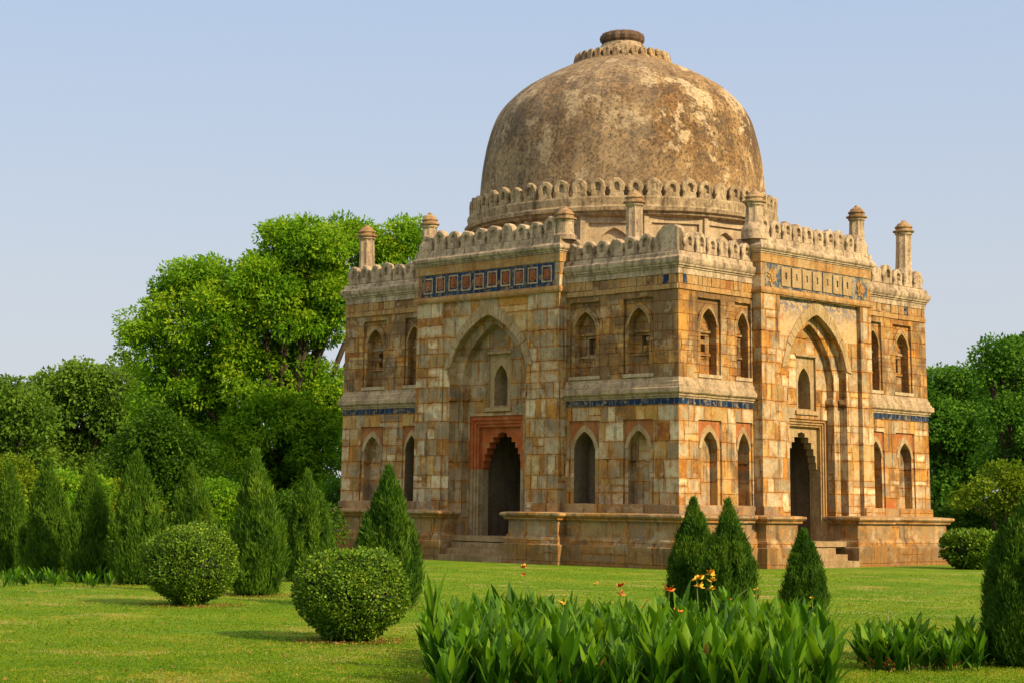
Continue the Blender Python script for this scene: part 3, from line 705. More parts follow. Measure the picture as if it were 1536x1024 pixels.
# ---- plinth with its notches at the two portals
PL = [(-.3, 2.42), (.0, 2.43), (.70, 2.385), (.84, 2.36), (.86, 2.27), (.79, 2.20), (.72, 2.17), (.70, 2.06), (.55, 2.03), (.55, 1.36), (.62, 1.35), (.625, 1.27), (.67, 1.22), (.70, 1.12), (.705, .95), (.83, .925), (.84, .90), (.82, .4), (.82, -.6)]
f_ = .78
ln0, ln1 = L_['nc']-L_['nh']-f_, L_['nc']+L_['nh']+f_; rn0, rn1 = R_['nc']-R_['nh']-f_, R_['nc']+R_['nh']+f_
yl, xr = -HY-PT, HX+PT
for i, p in enumerate([
    [(ln1, -HY+.95), (ln1, yl), (lp1, yl), (lp1, -HY), (HX, -HY), (HX, rp0), (xr, rp0), (xr, rn0), (HX-.95, rn0)],
    [(-HX, 4), (-HX, -HY), (lp0, -HY), (lp0, yl), (ln0, yl), (ln0, -HY+.95)],
    [(HX-.95, rn1), (xr, rn1), (xr, rp1), (HX, rp1), (HX, HY), (4, HY)],
    [(4, HY), (-HX, HY), (-HX, 4)]]):
    t = MB(); sweep(t, p, PL, jit=.022, seed=i*2.7+.4, step=.4); t.build('plinth', M_plinth, TOMB)
for key in 'LR':
    F = FACES[key]; fr = F['fr']; c, h = F['nc'], F['nh']
    for i, (z, o) in enumerate(((.90, .55), (.60, .95), (.30, 1.36))):
        t = MB(); e = (.0, .0, .0)[i]
        box(t, fr, c-h-.05, c+h+.02 - (.0 if key == 'L' else (.85, .45, 0)[i]), -.2, o+PT-.52, -.5 if i == 2 else z-.33, z+.0)
        t.build('step', M_step, TOMB)

# ---- corner and portal turrets
def turret(p, z0, ztop, r, parent=TOMB, short=False):
    x, y = p; w0 = warp((x, y, z0)); b = (w0[0], w0[1], w0[2]); h = ztop-z0
    fl = lambda a, z, rr: (-.14*abs(math.sin(a*4)) if .30*h < z < h-.67 else 0)+.015*nz(math.cos(a)*2, math.sin(a)*2, z*3, x)
    t = MB(lambda v: v)
    lathe(t, [(r*1.5, -.1), (r*1.5, .16*h), (r*1.4, .21*h), (r*1.15, .29*h), (r*1.08, .31*h), (r*1.04, .33*h), (r*1.0, .50*h), (r*.97, h-.70), (r*.97, h-.66), (r*1.1, h-.62), (r*1.12, h-.54)] if not short else
             [(r*1.3, -.1), (r*1.3, .1), (r*1.05, .2), (r, h-.62), (r*1.1, h-.6), (r*1.1, h-.54)], b, 40, fl)
    o = t.build('turret', M_lime, parent)
    t = MB(lambda v: v)
    lathe(t, [(r*1.1, h-.541), (r*1.36, h-.50), (r*1.38, h-.44), (r*1.04, h-.40), (r*1.0, h-.30), (r*1.14, h-.28), (r*1.13, h-.23), (r*.92, h-.18), (r*.80, h-.09), (r*.5, h-.01), (r*.32, h+.03), (r*.26, h+.09), (.02, h+.13)], b, 24, lambda a, z, rr: .03*nz(math.cos(a)*2, math.sin(a)*2, z*4, y))
    t.build('turret_cap', M_cap, o)
turret((-HX+.75, -HY+.75), 13.95, 17.05, .40)
turret((HX-.75, HY-.75), 13.95, 17.4, .40)
turret((lp0+.35, -HY-PT+.45), 15.1, 17.05, .36)
turret((lp1-.12, -HY-PT+.5), 15.1, 16.45, .40, short=True)
turret((HX+PT-.45, rp0+.12), 15.1, 17.2, .40)
turret((HX+PT-.45, rp1-.45), 15.1, 17.45, .37)
turret((8.05, -HY+.95), 13.95, 16.98, .38)

# ---- drum, battlement ring and dome
DC = (-.37, -.37, 0.)
ident = lambda v: v
def sixteen():
    n = 16; r = 7.75; ap = r*math.cos(math.pi/n); t = MB(ident); z0, z1 = 13.7, 16.62
    hw = r*math.sin(math.pi/n)
    drum = MB(ident); parts = []
    for k in range(n):
        a = -math.pi/4 + (k-.28)*2*math.pi/n
        nx, ny = math.cos(a), math.sin(a)
        def fr(u, o, z, nx=nx, ny=ny): return (DC[0]+nx*(ap+o)-ny*u, DC[1]+ny*(ap+o)+nx*u, z)
        fl = rect(-hw+.30, hw-.30, z0+.2, 16.25)
        panel(drum, fr, [rect(-hw, hw, z0, z1), fl], 0); reveal(drum, fr, fl, 0, -.12)
        if k % 2 == 0:
            ar = arch(0, .80, 14.4, 15.25, 16.02, 7); panel(drum, fr, [fl, ar], -.12)
            q = MB(ident); reveal(q, fr, ar, -.12, -.34); panel(q, fr, [ar], -.34); parts.append(q)
        else: panel(drum, fr, [fl], -.12)
        box(drum, fr, -hw-.1, -hw+.14, -.15, .07, z0, z1)
    d = drum.build('drum', M_lime2, TOMB)
    for q in parts: q.build('drum_niche', M_lime2, d)
    return d
sixteen()
fl = lambda a, z, r: .006*nz(math.cos(a)*6, math.sin(a)*6, z*2)
t = MB(ident); lathe(t, [(7.5, 16.5), (7.80, 16.55), (7.95, 16.62), (7.98, 16.72), (8.12, 16.78), (8.15, 16.95), (7.98, 17.0), (7.95, 17.06), (8.0, 17.4), (7.98, 17.48), (7.3, 17.5)], DC, 128, fl, top=False)
ringo = t.build('drum_cornice', M_limeD, TOMB)
MERD = [merlon_mesh('dome_merlon', .80, .92, .20, (0, 2, 0, 0)[k], k+11, M_limeD) for k in range(4)]
nm = 55
for i in range(nm):
    a = 2*math.pi*(i+.3)/nm
    ob = bpy.data.objects.new('dome_merlon', MERD[i % 4]); COL.objects.link(ob); ob.parent = ringo
    ob.location = (DC[0]+7.80*math.cos(a), DC[1]+7.80*math.sin(a), 17.42)
    ob.rotation_euler = (random.uniform(-.05, .02), 0, a-math.pi/2+random.uniform(-.05, .05)); ob.scale = (random.uniform(.94, 1.06), 1, random.uniform(.9, 1.05))
# smooth profile through measured points
pr = [(7.42, 17.3), (7.38, 18.3), (7.30, 19.2), (7.20, 20.1), (7.06, 20.85), (6.90, 21.5), (6.68, 22.2), (6.36, 22.85), (5.90, 23.4), (5.23, 24.0), (4.42, 24.5), (3.60, 24.93), (2.80, 25.30), (2.3, 25.52), (1.4, 25.75)]
def cr(pts, k=4):
    out = []
    for i in range(len(pts)-1):
        p0, p1, p2, p3 = pts[max(i-1, 0)], pts[i], pts[i+1], pts[min(i+2, len(pts)-1)]
        for j in range(k):
            t_ = j/k; out.append(tuple(.5*(2*b+(c-a)*t_+(2*a-5*b+4*c-d)*t_*t_+(3*b-a-3*c+d)*t_**3) for a, b, c, d in zip(p0, p1, p2, p3)))
    return out+[pts[-1]]
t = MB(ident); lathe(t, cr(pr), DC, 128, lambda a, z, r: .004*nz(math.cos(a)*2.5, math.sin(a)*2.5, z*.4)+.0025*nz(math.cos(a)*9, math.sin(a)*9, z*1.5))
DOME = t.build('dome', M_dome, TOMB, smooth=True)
t = MB(ident); lathe(t, [(2.55, 25.36), (2.5, 25.52), (2.25, 25.55), (2.15, 25.75), (1.55, 26.1), (1.2, 26.3), (1.08, 26.5), (.9, 26.62)], DC, 40, fl); lot = t.build('lotus_base', M_dome, DOME)
PET = merlon_mesh('petal', .40, .58, .30, 2, 31, M_dome)
for i in range(32):
    a = 2*math.pi*i/32; ob = bpy.data.objects.new('petal', PET); COL.objects.link(ob); ob.parent = DOME
    ob.location = (DC[0]+2.42*math.cos(a), DC[1]+2.42*math.sin(a), 25.36); ob.rotation_euler = (.22, 0, a-math.pi/2)
t = MB(ident); lathe(t, [(.7, 26.5), (.98, 26.56), (1.1, 26.68), (1.14, 26.85), (1.08, 27.02), (.9, 27.12), (.4, 27.16)], DC, 60, lambda a, z, r: .035*math.sin(a*15)+.02*nz(math.cos(a)*3, math.sin(a)*3, z)); t.build('finial_disc', plain('dark_finial_stone', (.12, .075, .05), .9, 4.), DOME)

# ------------------------------------------------------------------ plants
def leaves(name, P, A, B, mat, rnd, parent=None, bend=.15, dry=None):
    """P leaf bases, A long axes (with length), B half width vectors: one folded rhomb of four corners per leaf"""
    n = len(P); N = np.cross(A, B); N /= (np.linalg.norm(N, axis=1, keepdims=True)+1e-9)
    L = np.linalg.norm(A, axis=1, keepdims=True)
    mid = P + A*.48 + N*L*bend
    V = np.empty((n, 4, 3), np.float32); V[:, 0] = P; V[:, 1] = mid+B; V[:, 2] = P+A; V[:, 3] = mid-B
    me = bpy.data.meshes.new(name); me.vertices.add(4*n); me.vertices.foreach_set('co', V.ravel())
    me.loops.add(4*n); me.loops.foreach_set('vertex_index', np.arange(4*n, dtype=np.int32))
    me.polygons.add(n); me.polygons.foreach_set('loop_start', np.arange(0, 4*n, 4, dtype=np.int32))
    a = me.attributes.new('rnd', 'FLOAT', 'FACE'); a.data.foreach_set('value', np.asarray(rnd, np.float32))
    if dry is not None:
        a = me.attributes.new('dry', 'FLOAT', 'FACE'); a.data.foreach_set('value', np.asarray(dry, np.float32))
    me.materials.append(mat); me.update(calc_edges=True); me.validate()
    return link(name, me, parent)
def unit(v): return v/(np.linalg.norm(v, axis=-1, keepdims=True)+1e-9)
def rdir(n): return unit(rng.normal(size=(n, 3)))

def crown(blobs, mat, parent, leaf=.26, clump=.85, dens=1., per=70, hang=.25, name='crown', wid=.3, flat=0.):
    """blobs: (centre, radii). Each fills with small leaf clumps near its outside, each clump with leaf-sized faces"""
    Ps, As, Bs, Rs = [], [], [], []
    for c, r in blobs:
        c = np.array(c); r = np.array(r); area = 4*math.pi*((r[0]*r[1]*r[2])**(2/3))
        n = max(6, int(dens*area/(clump*clump)*.95))
        d = rdir(n); d[:, 2] = np.where(d[:, 2] < -.6, -d[:, 2], d[:, 2])
        rad = rng.uniform(.42, 1.16, (n, 1))**.7
        cc = c + d*r*rad
        for k in range(n):
            rc = clump*rng.uniform(.35, 1.3); m = int(per*rc*rc/(clump*clump)*rng.uniform(.7, 1.2))+5
            dd = rdir(m); q = dd*rng.uniform(.35, 1.0, (m, 1))**.6
            q[:, 2] *= .72
            P = cc[k] + q*rc
            ax = unit(dd*.7 + d[k]*.25 + rng.normal(size=(m, 3))*.55 + np.array([0, 0, -hang]))
            l = leaf*rng.uniform(.6, 1.35, (m, 1))
            side = unit(np.cross(ax, rdir(m)*.8 + np.array([0, 0, .5])))
            Ps.append(P); As.append(ax*l); Bs.append(side*l*wid)
            Rs.append(np.clip(.75*rng.uniform(0, 1)+rng.uniform(-.05, .40, m), 0, 1))
    return leaves(name, np.concatenate(Ps), np.concatenate(As), np.concatenate(Bs), mat, np.concatenate(Rs), parent)

def tree(name, base, blobs, mat, label, cat='tree', group=None, leaf=.26, clump=.85, dens=1., per=70, trunk_r=.4, hang=.25, fork=.35, bark=None, wid=.3):
    root = empty(name, tuple(base), label, cat, group)
    b = np.array(base)
    loc = [(np.array(c)-b, r) for c, r in blobs]
    t = MB(ident); top = np.mean([c for c, r in loc], axis=0); fk = np.array([top[0]*.35, top[1]*.35, max(.5, top[2]*fork)])
    tube(t, [(0, 0, -.2), tuple(fk*.5+np.array([.1, 0, 0])), tuple(fk)], [trunk_r*1.25, trunk_r, trunk_r*.85], 9)
    for c, r in loc:
        m = (fk+c)/2 + rng.normal(size=3)*.25 + np.array([0, 0, -.15])*np.linalg.norm(c-fk)*.3
        e = c + np.array([0, 0, r[2]*.4])
        tube(t, [tuple(fk-np.array([0, 0, .3])), tuple(m), tuple(c), tuple(e)], [trunk_r*.55, trunk_r*.36, trunk_r*.2, .02], 6)
        for k in range(3):
            d = rdir(1)[0]; d[2] = abs(d[2])*.6
            tube(t, [tuple((m+c)/2), tuple(c+d*np.array(r)*.45), tuple(c+d*np.array(r)*.85)], [trunk_r*.2, trunk_r*.11, .012], 5)
    t.build('trunk', bark or M_bark, root, smooth=True, fix=False)
    crown(loc, mat, root, leaf, clump, dens, per, hang, wid=wid)
    return root
def pxblobs(dep, lst, depth_r=.8):
    """outline lobes given where they show, each at its own distance with a real depth"""
    k = dep/FPX; out = []
    for i, b in enumerate(lst):
        x, y, rx, ry = b[:4]; dd = b[4] if len(b) > 4 else rng.uniform(-1, 1)*rx*k*.6
        p = at_depth(x, y, dep+dd); kk = (dep+dd)/FPX
        rx, ry = rx*.90, ry*.86; out.append((p, (rx*kk, rx*kk*depth_r, ry*kk)))
    return out

# --- the bright tree behind the tomb's left end
D1 = 121.
tree('leafy_tree', foot(430, D1), pxblobs(D1, [
    (505, 470, 30, 50), (500, 430, 36, 40), (505, 650, 30, 60), (470, 372, 66, 42), (425, 375, 46, 38), (520, 372, 40, 46), (607, 372, 44, 36, 3), (566, 395, 40, 50, 2), (395, 425, 60, 45), (300, 428, 58, 40), (262, 458, 52, 46),
    (206, 494, 27, 22), (228, 520, 42, 44), (320, 490, 78, 62), (420, 480, 72, 60), (470, 440, 60, 50), (265, 570, 62, 58), (355, 570, 80, 66),
    (430, 560, 62, 60), (478, 500, 38, 40), (492, 610, 42, 58), (300, 640, 76, 60), (400, 650, 84, 70), (475, 680, 55, 60), (250, 630, 52, 50), (340, 715, 90, 50), (455, 735, 60, 45)]),
    M_neem, 'tall bright green leafy tree rising behind the left end of the tomb', leaf=.29, clump=.95, dens=1.15, per=150, trunk_r=.55, hang=.35, wid=.22)
# --- far left wood: three broad crowns
D2 = 165.
tree('spreading_tree', foot(120, D2), pxblobs(D2, [(120, 575, 48, 30), (165, 590, 48, 34), (75, 590, 40, 30), (110, 625, 70, 40), (175, 640, 46, 46), (60, 650, 50, 45), (130, 680, 70, 50), (100, 730, 80, 45)]),
     M_far, 'broad olive green tree, highest of the far wood on the left', group='trees of the far wood', leaf=.36, clump=1.2, dens=1.3, per=95, trunk_r=.5)
tree('spreading_tree', foot(10, D2-8), pxblobs(D2-8, [(15, 605, 44, 32), (-15, 600, 40, 34), (40, 630, 42, 36), (0, 660, 50, 45), (35, 700, 55, 40), (-20, 720, 60, 50)]),
     M_far, 'olive green tree at the left edge of the photo, lower than its neighbour', group='trees of the far wood', leaf=.36, clump=1.2, dens=1.3, per=95, trunk_r=.5)
tree('spreading_tree', foot(205, D2+6), pxblobs(D2+6, [(192, 553, 18, 14), (210, 585, 30, 36), (200, 640, 40, 44), (215, 690, 50, 44)]),
     M_far, 'narrow olive tree showing in the gap between the far wood and the bright tree', group='trees of the far wood', leaf=.36, clump=1.2, dens=1.3, per=95, trunk_r=.4)
# --- dark smooth tree below the bright one
tree('dark_tree', foot(230, 104), pxblobs(104, [(230, 648, 44, 40), (200, 690, 45, 45), (265, 690, 55, 45), (225, 740, 66, 48), (180, 735, 30, 40), (310, 740, 60, 40)]),
     M_darktree, 'low dark green tree in front of the bright tree on its left', leaf=.2, clump=.8, per=130, trunk_r=.3)
# --- shrubs closing the view behind the conifers
for px, dep, lst, mat, lab in [
    (25, 88, [(22, 712, 40, 30), (55, 735, 32, 28), (-10, 730, 40, 36), (20, 765, 60, 40)], M_yel, 'bright yellow green bush behind the leftmost conifers'),
    (105, 92, [(100, 726, 30, 24), (140, 735, 32, 24), (75, 750, 40, 30), (120, 775, 60, 40)], M_neem, 'mid green bush filling the gap right of the yellow green bush'),
    (165, 96, [(168, 745, 34, 26), (200, 760, 40, 36), (150, 780, 40, 36)], M_yel, 'yellowish bush behind the tall pointed conifer on the left'),
    (320, 90, [(325, 745, 36, 26), (345, 765, 42, 36), (305, 790, 50, 40), (360, 800, 46, 40)], M_neem, 'feathery green bush between the two middle conifers'),
    (430, 92, [(440, 760, 34, 30), (420, 785, 44, 40), (470, 790, 44, 44), (400, 810, 50, 40)], M_darktree, 'dark bush behind the conifer nearest the plinth on its left'),
    (505, 112, [(500, 742, 26, 26), (530, 745, 30, 26), (495, 775, 30, 30)], M_right, 'small green bush against the left corner of the tomb')]:
    tree('shrub', foot(px, dep), pxblobs(dep, lst), mat, lab, 'bush', 'bushes behind the conifers', leaf=.15, clump=.55, per=85, trunk_r=.1, fork=.3)
# --- right hand trees
D3 = 138.
tree('broad_tree', foot(1440, D3), pxblobs(D3, [(1405, 585, 40, 34), (1440, 590, 42, 38), (1475, 585, 34, 34), (1400, 640, 50, 50), (1450, 650, 56, 46), (1420, 700, 60, 50), (1480, 690, 50, 50), (1390, 750, 50, 50), (1440, 770, 60, 50), (1370, 610, 40, 50), (1480, 620, 42, 44), (1510, 640, 46, 46)]),
     M_right, 'dense dark green tree beside the right corner of the tomb', leaf=.28, clump=1.0, per=120, trunk_r=.5)
tree('tall_tree', foot(1525, D3-14), pxblobs(D3-14, [(1500, 535, 34, 28), (1535, 535, 40, 30), (1485, 560, 22, 22), (1520, 575, 44, 36), (1550, 600, 50, 50), (1515, 625, 36, 36), (1540, 680, 50, 50), (1500, 700, 40, 36), (1550, 740, 60, 50)]),
     M_right, 'tall green tree at the right edge of the photo, higher than the tree beside it', leaf=.26, clump=.9, per=120, trunk_r=.45)
tree('young_tree', foot(1500, 114), pxblobs(114, [(1500, 712, 26, 18), (1468, 738, 28, 18), (1525, 735, 30, 26), (1448, 752, 16, 12), (1500, 760, 30, 16), (1545, 755, 30, 24)]),
     M_yel, 'yellow green young tree above the clipped hedge on the right', leaf=.24, clump=.7, per=60, trunk_r=.14)
tree('undergrowth_bush', foot(1460, 118), pxblobs(118, [(1415, 795, 40, 40), (1470, 795, 50, 44), (1530, 800, 50, 50)]), M_darktree, 'dark undergrowth bush behind the clipped hedge', 'bush', leaf=.3, clump=.7, per=46, trunk_r=.12)

# --- clipped bushes: a ball of small bright leaves
def clipped(name, base, rx, ry, h, label, sq=.8, n=15000, leaf=.075, group='clipped round bushes', mat=None, shape=None, yaw=0.):
    root = empty(name, tuple(base), label, 'bush', group); root.rotation_euler.z = yaw
    def surf(d, k=1.):
        x = np.sign(d)*np.abs(d)**sq; x = x/np.linalg.norm(x, axis=1, keepdims=True)**.55
        lump = np.array([1+.15*nz(*(q*2.0), base[0])+.075*nz(*(q*5), base[1]) for q in d])[:, None]
        under = np.where(d[:, 2:3] < -.1, 1+.42*(d[:, 2:3]+.1), 1.)
        return x*lump*k*np.array([rx, ry, h*.5])*np.concatenate([under, under, np.ones_like(under)], 1)+np.array([0, 0, h*.5])
    t = MB(ident); ns = 20; dirs = []
    for i in range(13):
        for j in range(ns):
            a, b = math.pi*(i/12)-math.pi/2, 2*math.pi*j/ns; dirs.append((math.cos(a)*math.cos(b), math.cos(a)*math.sin(b), math.sin(a)))
    t.add([tuple(q) for q in surf(np.array(dirs)+1e-5, .86)], [(i*ns+j, i*ns+(j+1) % ns, (i+1)*ns+(j+1) % ns, (i+1)*ns+j) for i in range(12) for j in range(ns)])
    tube(t, [(0, 0, -.1), (0, 0, h*.3)], [.09, .07], 7)
    t.build('dark_core', M_core, root)
    d = rdir(n); hol = np.array([nz(*(q*7.), base[0]+3) for q in d]); d = d[(hol > -.30) | (rng.random(n) < .25)]; n = len(d); P = surf(d, 1.)*1.0; P = (P-np.array([0, 0, h*.5]))*rng.uniform(.88, 1.05, (n, 1))+np.array([0, 0, h*.5])
    ax = unit(d*.75+rng.normal(size=(n, 3))*.6+np.array([0, 0, .35])); l = leaf*rng.uniform(.6, 1.3, (n, 1))
    side = unit(np.cross(ax, d+rng.normal(size=(n, 3))*.5))
    leaves('foliage', P, ax*l, side*l*.33, mat or M_bush, np.clip(rng.beta(2, 2.2, n)+.1*rng.normal(size=n), 0, 1), root, .12)
    return root
def size_at(px0, px1, t): return (px1-px0)*t/FPX
q, t_ = ground_at(527, 962); BUSH2 = q
clipped('clipped_bush', q, size_at(446, 606, t_)/2, size_at(446, 606, t_)/2, size_at(833, 970, t_), 'largest clipped round bush, in front of the conifer before the plinth', n=30000, leaf=.062)
q, t_ = ground_at(284, 908); BUSH1 = q
clipped('clipped_bush', q, size_at(214, 349, t_)/2, size_at(214, 349, t_)/2, size_at(793, 913, t_), 'smaller clipped round bush on the left lawn among the conifers', n=28000, leaf=.062)
q, t_ = ground_at(1462, 853)
clipped('clipped_hedge', q, size_at(1415, 1508, t_)/2, 1.4, size_at(795, 853, t_), 'low clipped hedge behind the right corner of the plinth', sq=.6, n=12000, leaf=.14, group='low hedges', mat=M_bush)

# --- conifers: dense upright sprays on a pointed outline
def conifer_mesh(r, h, n, mat, spray, seed, lean=0., e1=1.05, e2=.92):
    """returns (foliage mesh, dark core mesh) of a cone of feathery sprays"""
    def prof(t): return r*np.minimum(1, .70+1.6*t)*np.clip(1-np.clip((t-.20)/.80, 0, 1)**e1, 0, 1)**e2
    T = rng.beta(1.0, 1.55, n); T[:n//24] = rng.uniform(.84, 1.035, n//24); th = rng.uniform(0, 2*math.pi, n)
    lump = np.array([1+.24*nz(math.cos(a)*2.2, math.sin(a)*2.2, t*3.2*h/r*.35, seed)+.16*nz(math.cos(a)*5, math.sin(a)*5, t*4, seed+5)+.07*nz(math.cos(a)*11, math.sin(a)*11, t*9, seed+8) for a, t in zip(th, T)])
    R = prof(T)*lump*rng.uniform(.70, 1.04, n)
    out = np.stack([np.cos(th), np.sin(th), np.zeros(n)], 1)
    P = out*R[:, None]; P[:, 2] = T*h*.97+.03; P[:, 0] += lean*T*h
    # plumes: side leaders that stand proud of the outline, each with its own tip
    K = 34; pa = rng.uniform(0, 2*math.pi, K); p0 = rng.uniform(.02, .70, K); pln = rng.uniform(.16, .34, K); pk = rng.integers(0, K, n); sel = rng.random(n) < .52
    tt = rng.random(n); w_ = (1-tt)**.8*r*.20*rng.random(n)**.5; wa = rng.uniform(0, 6.283, n); t_ = np.clip(p0[pk]+pln[pk]*tt, 0, 1.02)
    Rp = prof(p0[pk])*.84+prof(np.clip(p0[pk], 0, 1))*.30*tt*(1-.5*tt)
    Q = np.stack([np.cos(pa[pk])*Rp+np.cos(wa)*w_, np.sin(pa[pk])*Rp+np.sin(wa)*w_, t_*h*.97+.03], 1)
    inside = prof(np.clip(t_, 0, 1))*1.30; rq = np.linalg.norm(Q[:, :2], axis=1); Q[:, :2] *= np.minimum(1, inside/(rq+1e-6))[:, None]
    P = np.where(sel[:, None], Q, P)
    Ps, As, Bs, Rs = [], [], [], []
    tint = np.array([.5+.9*nz(p[0]*2.2, p[1]*2.2, p[2]*2.2, seed+2) for p in P])
    for k in range(4):
        ax = unit(out*rng.uniform(.05, .60, (n, 1))+np.array([0, 0, 1.])+rng.normal(size=(n, 3))*.30)
        l = spray*rng.uniform(.55, 1.35, (n, 1))*(1-.25*T[:, None])
        side = unit(np.cross(ax, out+rng.normal(size=(n, 3))*.6))
        Ps.append(P+rng.normal(size=(n, 3))*spray*.22); As.append(ax*l); Bs.append(side*l*.08); Rs.append(np.clip(tint*.6+rng.uniform(0, .45, n), 0, 1))
    fo = leaves('foliage', np.concatenate(Ps), np.concatenate(As), np.concatenate(Bs), mat, np.concatenate(Rs), None, .05)
    t = MB(ident); pf = [(float(prof(np.array([x]))[0])*.66, x*h*.9+.02) for x in np.linspace(0, .97, 9)]
    lathe(t, pf, (0, 0, 0), 14); tube(t, [(0, 0, -.1), (0, 0, h*.2)], [.06, .05], 6)
    tw = t.build('dark_core', M_core, None)
    return fo, tw
CON = {}
def conifer(px, ybase, ytop, wid, label, light=False, n=5200, seed=0, dep=None, rot=0., spray=None, group='pointed conifers', e1=1.05, e2=.92):
    if dep is None: q, t = ground_at(px, ybase)
    else: q, t = foot(px, dep), dep
    h = (758.3-ytop)*t/FPX+CAM[2]-q[2]; r = wid*.92*t/FPX/2
    root = empty('conifer', tuple(q), label, 'conifer', group)
    fo, tw = conifer_mesh(r, h, int(n*1.7), M_cyp2 if light else M_cyp, spray or .17*max(.8, h/3.2), seed, 0., e1, e2)
    fo.parent = root; tw.parent = root; root.rotation_euler.z = rot
    return root
conifer(583, 912, 704, 104, 'pointed conifer standing before the left end of the plinth', seed=1, n=7000)
conifer(462, 872, 710, 90, 'conifer with a nodding tip, left of the one before the plinth', seed=2, light=True)
conifer(383, 893, 680, 88, 'tall slim conifer right of the smaller clipped bush', seed=3, n=6500, light=True)
conifer(288, 872, 702, 96, 'pale feathery conifer rising behind the smaller clipped bush', seed=4, light=True)
conifer(206, 876, 682, 92, 'tall conifer with a thin pointed tip, just left of the smaller clipped bush', seed=5, light=True)
conifer(137, 872, 701, 84, 'conifer standing between the bushy one and the thin tipped one on the left', seed=6, light=True)
conifer(72, 866, 694, 84, 'bushy conifer by the low canna leaves at the left', seed=7, light=True)
conifer(14, 860, 700, 62, 'slim conifer close to the left edge of the photo', seed=8, light=True)
conifer(-14, 854, 745, 50, 'conifer cut off by the left edge of the photo', seed=9, light=True)
conifer(1041, 925, 752, 86, 'left one of the pair of dark conifers before the near corner', seed=10, n=7500)
conifer(1092, 932, 755, 92, 'right one of the pair of dark conifers before the near corner', seed=11, n=7500)
conifer(1206, 926, 797, 74, 'small dark conifer in front of the right portal steps', seed=12, n=5500)
conifer(1543, 1000, 752, 132, 'large dark conifer cut off by the right edge of the photo', seed=13, n=15000, spray=.15, e1=1.7, e2=.8)

# --- cannas: stems with broad upright blades
def blade(t, base, d, L, Wd, bend, twist, nseg=6):
    """one lance-shaped leaf, folded at the rib, leaning over towards its tip"""
    d = Vector(d).normalized(); side = d.cross(Vector((0, 0, 1)))
    side = side.normalized() if side.length > .05 else Vector((1, 0, 0))
    side = (side*math.cos(twist)+d.cross(side)*math.sin(twist)).normalized()
    p = Vector(base); cur = d.copy(); pts = []
    down = Vector((d.x, d.y, 0)); down = down.normalized() if down.length > .01 else Vector((1, 0, 0))
    for i in range(nseg+1):
        s = i/nseg; w = Wd*(math.sin(math.pi*min(1, s**.80*.97+.03))**.85)*(1 if s < .98 else .1)
        nrm = cur.cross(side).normalized()
        pts.append((p-side*w+nrm*w*.35, p.copy(), p+side*w+nrm*w*.35))
        p = p+cur*(L/nseg); cur = (cur+down*bend/nseg*(.3+1.6*s)-Vector((0, 0, bend*.5/nseg*s))).normalized()
    vs = [tuple(q) for r_ in pts for q in r_]
    t.add(vs, [(i*3+j, i*3+j+1, i*3+j+4, i*3+j+3) for i in range(nseg) for j in range(2)])
def canna_mesh(seed, h, nl, Lr, spread, dryp=.06, shoots=2):
    r = random.Random(seed); t = MB(ident); st = MB(ident); rn = []; dr = []
    for s in range(shoots):
        ox, oy = r.uniform(-.1, .1), r.uniform(-.1, .1); hh = h*r.uniform(.72, 1.05); lx, ly = r.uniform(-.12, .12), r.uniform(-.12, .12)
        tube(st, [(ox, oy, -.05), (ox+lx*.5, oy+ly*.5, hh*.35), (ox+lx, oy+ly, hh*.68)], [.018, .014, .007], 5)
        a = r.uniform(0, 6.28)
        for k in range(nl):
            f = .04+.62*k/nl; a += 2.4+r.uniform(-.5, .5); L = Lr*r.uniform(.75, 1.15)*(1-.18*abs(f-.35)); el = r.uniform(.95, 1.32)+.14*f
            v = min(1., max(0., r.gauss(.45, .27)+(.15 if f > .4 else -.12))); d = 1. if r.random() < dryp*(2.2 if f < .22 else .06) else 0.  # lower leaves toned darker, upper ones lighter: occlusion shade put into the colour
            if d: L *= .7; el *= .75
            blade(t, (ox+lx*f, oy+ly*f, hh*f), (math.cos(a)*math.cos(el)*spread, math.sin(a)*math.cos(el)*spread, math.sin(el)), L, L*r.uniform(.09, .155), r.uniform(.05, .8)*(1.6 if r.random() < .2 else 1), r.uniform(-.5, .5))
            rn += [v]*12; dr += [d]*12
    o = t.build('leaves', M_canna, None, smooth=True, fix=False); me = o.data
    for nm_, ar in (('rnd', rn), ('dry', dr)):
        a = me.attributes.new(nm_, 'FLOAT', 'FACE'); a.data.foreach_set('value', np.array(ar, np.float32))
    o2 = st.build('stem', M_stem, None, smooth=True, fix=False)
    bpy.data.objects.remove(o); m2 = o2.data; bpy.data.objects.remove(o2); me.name = 'leaves'; m2.name = 'stem'
    return me, m2
def canna(q, ms, label, group, s=1., flower=None):
    root = empty('canna_plant', (float(q[0]), float(q[1]), float(q[2])), label, 'canna', group)
    root.rotation_euler.z = random.uniform(0, 6.28); root.scale = (s, s, s*random.uniform(.93, 1.08))
    link('leaves', ms[0], root); link('stem', ms[1], root)
    return root
CM = [canna_mesh(100+k, 1.18, 10, .54, .92, .04, 3) for k in range(10)]
CMd = [canna_mesh(200+k, .74, 9, .48, 1.2, .12, 3) for k in range(6)]
CMs = [canna_mesh(300+k, .42, 5, .40, 1.3, .05) for k in range(4)]
